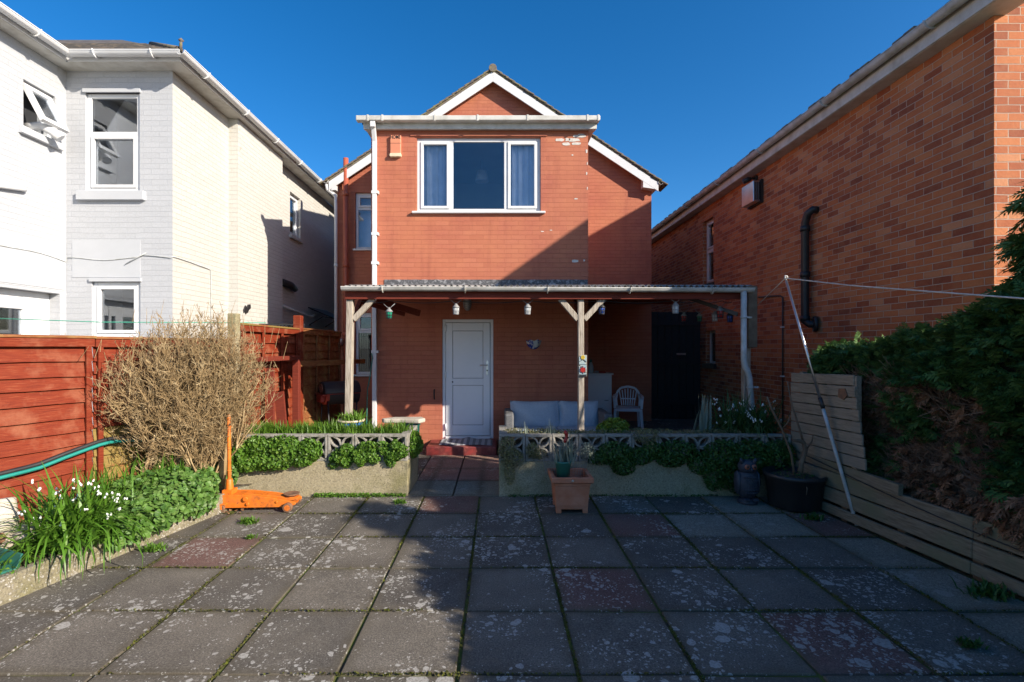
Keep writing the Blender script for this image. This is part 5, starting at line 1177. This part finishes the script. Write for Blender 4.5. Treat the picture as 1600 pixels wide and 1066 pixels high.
# ground cover
gc = empty('round_leaved_plant', (-2.95, 4.6, .15), 'soft green round leaved ground cover spreading along the concrete kerb', 'plant')
sp_ = [((kerbX(y)-.10-.05*math.sin(y*4), y, .20+.05*math.sin(y*6)), (.22, .24, .20+.05*math.sin(y*3))) for y in np.arange(4.0, 4.85, .17)]+[((kerbX(y)-.36, y+.1, .26), (.25, .24, .22)) for y in np.arange(4.3, 5.2, .22)]
P, N = blobs(sp_, 11000, .4, .08); k = N[:, 2] > -.5; rounds('foliage', P[k], N[k]*.5+np.array([.15, -.3, .55]), .019, M['broad'], gc, spread=1.1, cup=.3)
gl_ = empty('leafy_strap_clump', (-3.3, 4.3, .15), 'upright dark green strap leaves between the white flowers and ground cover', 'plant'); P = np.column_stack([rng.normal(-3.33, .14, 260), rng.normal(4.25, .25, 260), np.full(260, .15)]); straps('foliage', P, .42, .016, M['strap'], gl_, lean=(.1, 1.0), seg=6)
gl2 = empty('leafy_strap_clump', (-3.1, 4.8, .15), 'upright green strap leaves at the foot of the bare bush', 'plant'); P = np.column_stack([rng.normal(-3.15, .10, 90), rng.normal(4.75, .12, 90), np.full(90, .15)]); straps('foliage', P, .42, .018, M['strap'], gl2, lean=(.05, .6), seg=6)
leek(-3.17, 3.74, .16, 380, .52, 26, 'white flowering strap leaved clump hanging over the kerb near the camera', 'strap', .12, .022, lean=(.35, 1.9))
P, N = blobs([((kerbX(y)-.25, y, .16), (.25, .2, .06)) for y in np.arange(2.7, 3.7, .25)], 5000, .6, .1); o = leaves('ground_cover', P, N, .022, .016, M['trail'], None, spread=1.2); tag(o, kind='stuff')
# log, trough
lg = empty('cut_log', (-3.75, 3.75, .2), 'pale weathered log standing at the left edge of the flower bed', 'log'); b = MB(); b.tube([(-3.58, 3.62, .17), (-3.60, 3.64, .35), (-3.62, 3.66, .52)], [.085, .088, .07], 12); b.build('trunk', M['stone'], lg, bevel=.01); b = MB(); b.lathe([(.0, .0), (.035, .002), (.04, .012), (0, .02)], (0, 0, 0), 10, M=Matrix.Translation((-3.53, 3.56, .27)) @ Matrix.Rotation(R(80), 4, 'X')); b.build('knot', M['rust'], lg)
b = MB(); b.lathe([(.0, 0), (.10, .01), (.12, .06), (.09, .12), (0, .14)], (-3.45, 3.72, .20), 9, sx=1.2); tag(b.build('rock', M['stone'], None), 'rounded brown rock lying beside the pale log', 'rock')
b = MB(); Mt = Matrix.Translation((-3.62, 3.42, .15)) @ Matrix.Rotation(R(68), 4, 'Z'); prof = [(-.10, .10), (-.085, .10), (-.06, .02), (.06, .02), (.085, .10), (.10, .10), (.07, 0), (-.07, 0)]; b.prism(prof, -.45, .12, 0, Mt @ Matrix.Rotation(R(0), 4, 'Z')); tag(b.build('green_trough', M['greenpot'], None, bevel=.004), 'dark green plastic trough lying in the bed at the left edge', 'trough')
# trolley jack
J = empty('trolley_jack', (-2.45, 5.12, 0), 'orange trolley jack with upright handle parked on the slabs', 'trolley jack')
Mj = Matrix.Translation((-2.70, 5.04, 0)) @ Matrix.Rotation(R(3), 4, 'Z')
def jb(name, m, fn, bev=.004):
    b = MB(); fn(b); b.v = [tuple(Mj @ Vector(v)) for v in b.v]; return b.build(name, M[m], J, bevel=bev, seg=2)
for sy in (-.095, .085):
    jb('side_plate', 'orange', lambda b: b.prism([(-.06, .045), (-.02, .035), (.62, .035), (.68, .06), (.68, .085), (.42, .135), (.2, .16), (-.04, .165), (-.06, .13)], sy, sy+.012))
jb('top_plate', 'orange', lambda b: (b.box(-.05, -.083, .145, .16, .085, .158), b.box(.18, -.05, .05, .40, .05, .12)))
jb('lift_arm', 'orange', lambda b: b.prism([(.14, .12), (.16, .165), (.55, .125), (.68, .115), (.68, .085), (.5, .085)], -.05, .05))
jb('saddle', 'rust', lambda b: (b.lathe([(.03, .11), (.075, .135), (.08, .15), (.06, .145), (0, .142)], (.61, 0, 0), 14), b.cyl((.61, 0, .08), (.61, 0, .13), .03)))
jb('handle_socket', 'orange', lambda b: (b.cyl((.0, 0, .14), (-.005, 0, .30), .042, .03, 12), b.box(-.05, -.06, .15, .05, .06, .2)))
jb('handle', 'orange', lambda b: (b.cyl((-.005, 0, .28), (-.01, 0, .95), .018, .018, 12), [b.cyl((-.007, 0, z), (-.007, 0, z+.012), .022, n=12) for z in (.38, .6, .82)]))
for q_ in ((.2, .125, .024, .118), (.22, .075, .016, .112), (.5, .09, .012, .107)): jb('pivot_bolt', 'orange', lambda b: b.cyl((q_[0], -.096, q_[1]), (q_[0], -q_[3], q_[1]), q_[2], n=12))
for y in (-.135, .125):
    w_ = jb('front_wheel', 'rust', lambda b: b.cyl((.62, y-.022, .045), (.62, y+.022, .045), .045, n=18)); 
    r_ = MB(); r_.cyl((.62, y-.026, .045), (.62, y-.02, .045), .028, n=14); r_.v = [tuple(Mj @ Vector(v)) for v in r_.v]; r_.build('rim', M['orange'], w_)
for y in (-.11, .10):
    jb('caster', 'rust', lambda b: (b.cyl((-.03, y-.014, .034), (-.03, y+.014, .034), .034, n=16), b.box(-.05, y-.024, .05, .0, y+.024, .075)))
    jb('caster_fork', 'orange', lambda b: (b.box(-.06, y-.03, .075, .02, y+.03, .085), b.box(-.045, y-.026, .03, -.015, y-.017, .075), b.box(-.045, y+.017, .03, -.015, y+.026, .075)))

# ------------------------------------------------------------------ right side: pot, owl, tub, boards, hedge
T = empty('terracotta_pot', (.72, 5.05, 0), 'square terracotta pot on feet standing on the slabs before the planter', 'plant pot')
def sq(b, prof, c, n=4):  # square lathe
    k = math.pi/4; vs = []
    for r, z in prof:
        for i in range(4): t = k+i*math.pi/2; vs.append((c[0]+r*math.sqrt(2)*math.cos(t), c[1]+r*math.sqrt(2)*math.sin(t), z))
    fs = [(4*i+j, 4*i+(j+1) % 4, 4*i+4+(j+1) % 4, 4*i+4+j) for i in range(len(prof)-1) for j in range(4)]; b.add(vs, fs)
b = MB(); cc = (.725, 5.05); sq(b, [(.0, .035), (.15, .035), (.155, .045), (.172, .27), (.178, .275), (.178, .295), (.19, .30), (.205, .31), (.205, .355), (.19, .36), (.165, .355), (.16, .28), (0, .28)], cc); b.build('pot_body', M['terra'], T, bevel=.006, seg=2)
for sx in (-1, 1):
    for sy in (-1, 1):
        b = MB(); b.box(cc[0]+sx*.155-(.05 if sx > 0 else 0), cc[1]+sy*.155-(.05 if sy > 0 else 0), 0, cc[0]+sx*.155+(.05 if sx < 0 else 0), cc[1]+sy*.155+(.05 if sy < 0 else 0), .045); b.build('foot', M['terra'], T, bevel=.004)
b = MB(); b.box(.595, 4.866, .08, .855, 4.885, .24); 
b = MB(); b.prism([(.60, .075), (.85, .075), (.862, .245), (.588, .245)], 4.886, 4.893); b.build('front_panel', M['terra'], T, bevel=.003)
b = MB(); b.lathe([(0, .02), (.012, .01), (.014, 0)], (0, 0, 0), 8, M=Matrix.Translation((.725, 4.846, .33)) @ Matrix.Rotation(R(90), 4, 'X')); b.build('stud', M['stone'], T)
gp = empty('green_plant_pot', (.69, 5.08, .28), 'green plastic pot with a grey leaved plant sitting in the terracotta pot', 'plant pot'); b = MB(); b.lathe([(.06, 0), (.08, .17), (.087, .175), (.087, .19), (.075, .19), (.07, .15), (0, .15)], (.66, 5.06, .29), 18); b.build('pot_body', M['greenpot'], gp)
P = np.column_stack([rng.normal(.69, .04, 90), rng.normal(5.08, .04, 90), np.full(90, .46)]); straps('foliage', P, .22, .016, M['silver'], gp, lean=(.1, 1.0), seg=4, drop=.5)
mg = empty('mesh_guard', (.66, 5.15, .3), 'wire mesh sleeve around the green plant pot', 'wire mesh'); segs = []; n = 40
def mp(k, z): t = 2*math.pi*k/n; r = .19+.06*(z-.3)/.3; return (.70+r*math.cos(t)*1.05, 5.20+r*.55*math.sin(t), z)
M['wire'] = plain('galvanised wire', (.30,.31,.31), None, 20, .45, metal=.6)
for k in range(n): segs.append((mp(k, .30), mp(k, .62), .0011, .0011))
for z in np.arange(.30, .63, .016):
    for k in range(n): segs.append((mp(k, z), mp(k+1, z), .0009, .0009))
twigs('wire', segs, M['wire'], mg)
b = MB(); pts = [(.675+.02*math.sin(q*3), 5.07, .66+.12*q) for q in np.linspace(0, 1, 8)]; b.tube(pts, [.016, .02, .017, .014, .015, .018, .02, .010], 8); tag(b.build('red_ornament', M['lred']), 'small curved red ornament sticking up from the grey leaved plant', 'ornament')
# owl
O = empty('owl_statue', (2.60, 5.22, 0), 'dark blue grey owl statue standing before the trailing plants', 'statue'); oc = (2.60, 5.22, 0)
b = MB(); b.lathe([(.0, 0), (.095, .0), (.10, .03), (.075, .05), (.06, .06)], oc, 20)
b.lathe([(.055, .05), (.085, .09), (.112, .17), (.115, .24), (.095, .31), (.078, .335)], oc, 24, sy=.85)
b.lathe([(.078, .325), (.092, .36), (.094, .39), (.08, .425), (.05, .445), (0, .45)], oc, 24, sy=.88)
for sx in (-1, 1): b.tube([(oc[0]+sx*.055, oc[1]-.02, .42), (oc[0]+sx*.075, oc[1]-.02, .455), (oc[0]+sx*.082, oc[1]-.015, .475)], [.028, .016, .003], 8)
b.build('body', M['owl'], O)
for sx in (-1, 1):
    b = MB(); b.lathe([(.0, -.13), (.035, -.10), (.05, 0), (.04, .09), (0, .12)], (oc[0]+sx*.10, oc[1]+.005, .22), 14, sx=.55, sy=1.3); b.build('wing', M['owl'], O)
    b = MB(); b.lathe([(.0, .012), (.022, .006), (.028, 0)], (0, 0, 0), 14, M=Matrix.Translation((oc[0]+sx*.036, oc[1]-.076, .393)) @ Matrix.Rotation(R(90), 4, 'X')); eo = b.build('eye', M['emblem'], O)
    b = MB(); b.lathe([(.0, .007), (.010, .004), (.012, 0)], (0, 0, 0), 10, M=Matrix.Translation((oc[0]+sx*.036, oc[1]-.0865, .393)) @ Matrix.Rotation(R(90), 4, 'X')); b.build('pupil', M['ink'], eo)
    b = MB()
    for k in (-1, 0, 1): b.tube([(oc[0]+sx*.045+k*.018, oc[1]-.07, .065), (oc[0]+sx*.045+k*.02, oc[1]-.10, .055), (oc[0]+sx*.045+k*.02, oc[1]-.108, .045)], [.012, .01, .003], 6)
    b.build('foot', M['owl'], O)
b = MB(); b.tube([(oc[0], oc[1]-.075, .385), (oc[0], oc[1]-.10, .365), (oc[0], oc[1]-.098, .345)], [.014, .010, .002], 8); b.build('beak', M['owl'], O)
b = MB()
for i in range(6):
    for k in range(-3+i % 2, 4):
        q = k*.24; r = .115; z = .29-.032*i; b.lathe([(0, .006), (.014, .0), (.010, -.016), (0, -.02)], (oc[0]+(.1 if i > 0 else .09)*math.sin(q), oc[1]-.088*math.cos(q)+.003*i*0, z), 6)
b.build('feathers', M['owl'], O)
# black tub with bare shrub
tb = empty('black_tub', (3.02, 5.12, 0), 'large black tub with a bare pruned shrub beside the owl statue', 'plant pot')
b = MB(); b.lathe([(.21, 0), (.235, .02), (.27, .30), (.285, .305), (.29, .345), (.27, .35), (.255, .30), (0, .295)], (3.02, 5.10, .005), 32); b.build('tub_body', M['black'], tb)
b = MB(); b.lathe([(.255, .0), (.15, .02), (0, .03)], (3.02, 5.10, .305), 20); b.build('soil', M['soil'], tb)
P, N = blobs([((3.0, 5.05, .34), (.2, .18, .03))], 2500, .6); leaves('foliage', P, N, .025, .018, M['trailb'], tb, spread=1.2)
b = MB()
b.tube([(3.06, 5.08, .31), (3.08, 5.08, .45), (3.12, 5.08, .58), (3.10, 5.08, .66), (3.04, 5.06, .68), (2.98, 5.05, .685)], [.028, .024, .022, .02, .018, .014], 8)
b.tube([(3.0, 5.06, .31), (2.96, 5.05, .55), (2.86, 5.04, .80), (2.74, 5.02, 1.02), (2.70, 5.02, 1.13)], [.012, .012, .010, .012, .007], 7); b.tube([(3.11, 5.08, .62), (3.06, 5.08, .8), (2.99, 5.1, 1.05), (2.95, 5.1, 1.28)], [.012, .010, .008, .005], 7)
b.tube([(2.86, 5.04, .80), (2.90, 5.0, .88), (2.92, 5, .95)], [.006, .005, .003], 6); b.tube([(3.12, 5.08, .58), (3.17, 5.06, .66), (3.18, 5.05, .74)], [.01, .008, .004], 6); b.tube([(3.0, 4.9, .33), (2.98, 4.82, .26), (2.97, 4.82, .2)], [.004, .004, .003], 5)
b.build('stem', M['bark'], tb)
# board retaining wall: from far (y=5.5) to near
W_ = empty('board_edging', (3.3, 4.0, 0), 'three tier low timber board edging holding back the hedge', 'retaining wall')
for z0, z1, off in ((.02, .105, .0), (.125, .255, .012), (.272, .415, .02)):
    y = 5.45
    for L in (1.9, 1.75, 1.6):
        ye = y-L; b = MB(); z_off = random.uniform(-.006, .006); b.add([(boardX(y)+off, y-.004, z0+z_off), (boardX(ye)+off, ye, z0+z_off), (boardX(ye)+off+.035, ye, z0+z_off), (boardX(y)+off+.035, y-.004, z0+z_off), (boardX(y)+off, y-.004, z1+z_off), (boardX(ye)+off, ye, z1), (boardX(ye)+off+.035, ye, z1), (boardX(y)+off+.035, y-.004, z1+z_off)], [(0,3,2,1),(4,5,6,7),(0,1,5,4),(1,2,6,5),(2,3,7,6),(3,0,4,7)]); b.build('board', M['sleeper'], W_, bevel=.006); y = ye
for y in (5.35, 4.75, 4.15, 3.55, 2.9, 2.2, 1.4):
    b = MB(); b.box(boardX(y)+.06, y-.04, -.05, boardX(y)+.13, y+.04, .40); b.build('stake', M['bark'], W_)
b = MB(); b.box(3.55, .3, -.05, 4.45, 5.5, .30); b.add([], []); b.build('bank_soil', M['soil'], W_)
b = MB(); b.tube([(boardX(y)+.006, y, .50-.09*(5.3-y)-.02*math.sin(y*2)) for y in np.linspace(5.3, 2.9, 24)], .005, 5); b.build('loose_cable', M['black'], W_)
SP = empty('slatted_panel', (3.2, 5, .5), 'bare slatted timber panel standing on the board edging beside the hedge', 'fence')
for k in range(8):
    za = .50+k*.106; b = MB(); yn = 4.55-.02*k*0; far = 5.52; j = random.uniform(-.004, .004); sl2 = .03
    xa, xb = 3.24, 3.27+.012*k*0; b.beam((xa+j, far, za+.05), (xb+j, 4.44+.022*k, za+.05+sl2), .02, .098); b.build('slat', M['pallet'], SP, bevel=.004)
for y in (5.4, 4.95, 4.6):
    b = MB(); b.box(3.275, y-.03, .42, 3.32, y+.03, 1.36); b.build('batten', M['pallet'], SP)
b = MB(); b.prism([(-.06, -.03), (.02, -.05), (.07, .0), (.04, .06), (-.05, .05)], -.002, .004, 0, Matrix.Translation((3.247, 4.72, 1.18)) @ Matrix.Rotation(R(-90), 4, 'Z')); b.build('paint_mark', M['rust'], SP)
b = MB(); b.beam((3.24, 5.4, .475), (3.30, 4.1, .455), .04, .09); b.build('loose_rail', M['sleeper'], SP)
# clothes prop and line
cpz = empty('clothes_prop', (3.29, 4.55, 0), 'leaning aluminium clothes prop holding up the white washing line', 'clothes prop')
p0, p1 = Vector((3.27, 4.56, 0)), Vector((3.04, 5.28, 2.33)); b = MB(); b.cyl(p0, p0+(p1-p0)*.46, .016, n=12); b.build('lower_tube', M['greypipe'], cpz); b = MB(); b.cyl(p0+(p1-p0)*.40, p1, .0125, n=12); b.build('upper_tube', M['chrome'], cpz)
b = MB(); b.cyl(p0+(p1-p0)*.44, p0+(p1-p0)*.485, .019, n=12); b.build('clamp', M['black'], cpz); b = MB(); b.tube([p1, p1+Vector((-.012, 0, .03)), p1+Vector((-.012, 0, .05)), p1+Vector((.01, 0, .045)), p1+Vector((.015, 0, .025))], .008, 6); b.build('hook', M['upvcold'], cpz)
b = MB(); h_ = p1+Vector((0, 0, .022)); b.tube([(3.30, 6.4, 2.14), h_-Vector((.003, -.02, .0)), h_, (3.0, 4.2, 2.14), (2.94, 2.8, 1.90), (2.86, .8, 1.60)], .0055, 5); tag(b.build('washing_line', M['rope']), 'white washing line running over the clothes prop', 'clothes line')

# hedge along the right boundary
HG = empty('hedge', (3.9, 3.5, 0), 'overgrown evergreen hedge with a brown bare patch along the right boundary', 'hedge')
def hz(y): return float(np.interp(y, [-.5, .4, 1.2, 2.0, 3.0, 3.8, 4.6, 5.3, 5.6], [1.85, 1.95, 2.15, 2.35, 2.05, 1.80, 1.62, 1.56, 1.40]))
def hx(y, z): return 3.50+.05*math.sin(y*5+z*3)+.05*math.sin(z*7+y*2)-(.10 if z > 1.0 else 0)*min(1, (z-1.0)/.3)+.12*max(0, .6-z)
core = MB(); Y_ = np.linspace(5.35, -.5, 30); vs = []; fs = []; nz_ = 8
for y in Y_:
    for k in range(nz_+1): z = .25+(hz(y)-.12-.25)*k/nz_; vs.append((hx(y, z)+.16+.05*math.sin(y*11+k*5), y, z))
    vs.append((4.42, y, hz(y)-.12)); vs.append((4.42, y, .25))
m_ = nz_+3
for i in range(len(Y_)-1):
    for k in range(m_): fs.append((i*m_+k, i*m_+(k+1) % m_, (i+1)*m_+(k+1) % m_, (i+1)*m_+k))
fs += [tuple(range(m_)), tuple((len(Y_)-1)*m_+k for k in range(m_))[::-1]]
core.add(vs, fs); M['hedgecore'] = plain('dark hedge core', (.018,.014,.010), (.035,.026,.018), 14, 1, 1, 30); core.build('dark_core', M['hedgecore'], HG)  # solid opaque core, coloured dark for the shade inside the hedge
P = []; D = []; PB = []; DB = []; TW = []
def brown(y, z):
    a = 4.4+.12*math.sin(z*6); return (3.55 < y < 4.95 and .45 < z < 1.42-.10*(4.9-y)) and not (abs(y-4.15) < .17 and abs(z-1.05) < .17) and not (abs(y-4.6) < .12 and .45 < z < .8)
for i in range(19000):
    y = rng.uniform(-.4, 5.45); z = rng.uniform(.3, hz(y)); x = hx(y, z)+rng.uniform(-.03, .12)
    if brown(y, z):
        if rng.random() < .93:
            if rng.random() < .6: TW.append(((x+.12, y+rng.normal(0, .05), z-.08), (x-.05, y+rng.normal(0, .12), z+rng.normal(.05, .1)), .005, .0015))
            else: PB.append((x+.04, y, z)); DB.append((-1, rng.normal(0, .5), rng.normal(-.2, .5)))
            continue
    if 2.9 < y < 4.3 and z < .72+.1*math.sin(y*5) and rng.random() < .8: PB.append((x-.06, y, z)); DB.append((-1, rng.normal(0, .5), -.5)); continue
    P.append((x, y, z)); D.append((-1, rng.normal(0, .4), .35))
for i in range(11000):
    y = rng.uniform(-.4, 5.45); x = rng.uniform(3.42, 4.45); z = hz(y)-.05+rng.normal(0, .04)+.05*math.sin(y*8+x*5); P.append((x, y, z)); D.append((-.6+rng.normal(0, .5), -.3+rng.normal(0, .6), 1.0))
for i in range(2000):
    x = rng.uniform(3.45, 4.45); z = rng.uniform(.9, 1.55); P.append((x, 5.36+rng.uniform(-.05, .1), z)); D.append((rng.normal(0, .5), 1, .3))
for i in range(1500):
    y = rng.uniform(2.6, 4.5); x = rng.uniform(3.44, 3.80); z = .40+.40*(x-3.4)+.09*rng.random(); PB.append((x, y, z)); DB.append((-.8, rng.normal(0, .7), .3+rng.normal(0, .3)))
fronds('foliage', P, D, .105, M['cypress'], HG, pairs=6, droop=.15); fronds('dead_foliage', PB, DB, .09, M['brownleaf'], HG, pairs=6, droop=.4)
for i in range(1500):
    y = rng.uniform(3.5, 4.95); z = rng.uniform(.4, 1.25); x = hx(y, z)+.12; TW.append(((x+.05, y, z), (x-.10-.06*rng.random(), y+rng.normal(0, .10), z+rng.normal(.10, .12)), .0045, .0012))
twigs('dead_twigs', TW, M['deadtwig'], HG)
def conifer(cx, cy, zt, r0, label, n, zb=.4, lean=(0, 0)):
    t = empty('conifer', (cx, cy, 0), label, 'tree'); b = MB(); b.tube([(cx, cy, 0), (cx+lean[0]*.5, cy+lean[1]*.5, zt*.5), (cx+lean[0], cy+lean[1], zt*.97)], [.07, .05, .008], 8); b.build('trunk', M['bark'], t)
    P = []; D = []; sg = []
    nb = int(n/16)
    for i in range(nb):
        f = (i+rng.random())/nb; z = zb+(zt-zb)*f; az = rng.uniform(0, 2*math.pi); L = r0*(1-f)**.75*rng.uniform(.65, 1.25)+.10; h = Vector((math.cos(az), math.sin(az), .25+.5*f)); o_ = Vector((cx+lean[0]*f, cy+lean[1]*f, z)); tip = o_+h*L+Vector((0, 0, -.12*L)); sg.append((tuple(o_), tuple(tip), .012*(1-f)+.003, .002))
        for k in range(16):
            u = rng.uniform(.25, 1.0); p = o_+(tip-o_)*u+Vector(rng.normal(0, .03, 3)); P.append(tuple(p)); D.append((h.x+rng.normal(0, .45), h.y+rng.normal(0, .45), .1+rng.normal(0, .25)))
    fronds('crown', P, D, .20, M['cypress'], t, pairs=7, droop=.35, wid=.42); twigs('branches', sg, M['bark'], t); return t
conifer(4.30, 3.85, 3.05, .62, 'feathery dark green conifer rising above the hedge against the brick gable', 3400, lean=(.15, -.1))
conifer(4.35, 2.6, 3.35, .65, 'taller dark conifer at the right edge of the photo', 2600)
conifer(4.3, 1.45, 3.1, .55, 'conifer in the hedge row towards the camera, past the right edge', 2400)
conifer(4.4, .55, 2.6, .5, 'conifer at the near end of the hedge row beyond the right edge', 2000)
t = empty('bare_tree', (5.2, 2.7, 0), 'thin bare branches crossing the sunlit brick gable at the right edge', 'tree'); segs = []; tips = []
branchy((5.2, 2.7, 0), (-.05, .12, 1), 2.0, .05, 0, segs, tips)
for i in range(7): branchy((5.15, 2.75, 1.9), (rng.normal(-.25, .4), rng.normal(.3, .35), 1), 1.5, .022, 3, segs, tips, kids=3, wob=.2, up=.08, ang=.5, shrink=.6)
twigs('branches', segs, M['bark'], t, n=5)
# small weeds, moss in the joints
wd = [(-2.30, 4.62, .05), (-2.75, 4.0, .05), (3.22, 3.28, .075), (2.56, 2.72, .03), (-1.02, 5.2, .035), (-2.1, 4.25, .02), (2.98, 4.72, .05)]
for i, (x, y, r) in enumerate(wd):
    n = int(2500*r); P = np.column_stack([rng.normal(x, r*.8, n), rng.normal(y, r*.5, n), np.full(n, .003)]); o = straps('weed', P, r*.7+.025, .014, M['trail' if x < 2 else 'trailb'], None, lean=(.5, 1.6), seg=3)
    tag(o, ['bright weed growing in the joint beyond the flowering clump', 'low weed in the concrete strip beside the kerb', 'bushy weed at the foot of the board edging', 'weed in a joint near the right front of the patio', 'tiny weed in the joint before the sunlit planter', 'small tuft of weed in a joint left of the jack', 'small weed beside the black tub'][i], 'weed', 'weeds growing in the patio joints')
n = 900; P = np.column_stack([rng.uniform(-2.0, -1.0, n), rng.uniform(5.41, 5.47, n), rng.uniform(0, .035, n)]); o = leaves('joint_plants', P, np.tile([[0, -.4, 1]], (n, 1)), .022, .016, M['trail'], None, spread=1.3); tag(o, kind='stuff')
n = 500; P = np.column_stack([rng.uniform(.1, 2.4, n), rng.uniform(5.43, 5.47, n), rng.uniform(0, .02, n)]); o = leaves('joint_plants', P, np.tile([[0, -.4, 1]], (n, 1)), .020, .014, M['trailb'], None, spread=1.3); tag(o, kind='stuff')
PM = []
for i in range(-4, 7):
    x = x0+.6*i
    for y in np.arange(1.3, 5.45, .0045):
        if kerbX(y) < x < boardX(y) and math.sin(y*2.1+i*1.7)+.6*math.sin(y*5.3+i*3)+rng.normal(0, .5) > .15: PM.append((x+rng.normal(0, .0055), y, .001+.004*rng.random()))
for j in range(9):
    y = y0+.6*j
    for x in np.arange(-3.2, 3.3, .005):
        if kerbX(y) < x < boardX(y) and math.sin(x*1.8+j*2.1)+.6*math.sin(x*4.7+j)+rng.normal(0, .5) > .35: PM.append((x, y+rng.normal(0, .0055), .001+.004*rng.random()))
PM = np.array(PM); o = leaves('moss', PM, np.tile([[0, 0, 1.]], (len(PM), 1)), .014, .011, M['moss'], None, spread=1.4, fold=.4); tag(o, kind='stuff')
n = 160; P = np.column_stack([rng.normal(-2.72, .16, n), rng.normal(5.10, .10, n), rng.uniform(.003, .03, n)]); o = leaves('dry_leaf_litter', P, np.tile([[0, 0, 1.]], (n, 1)), .035, .022, M['brownleaf'], None, spread=1.2); tag(o, kind='stuff')
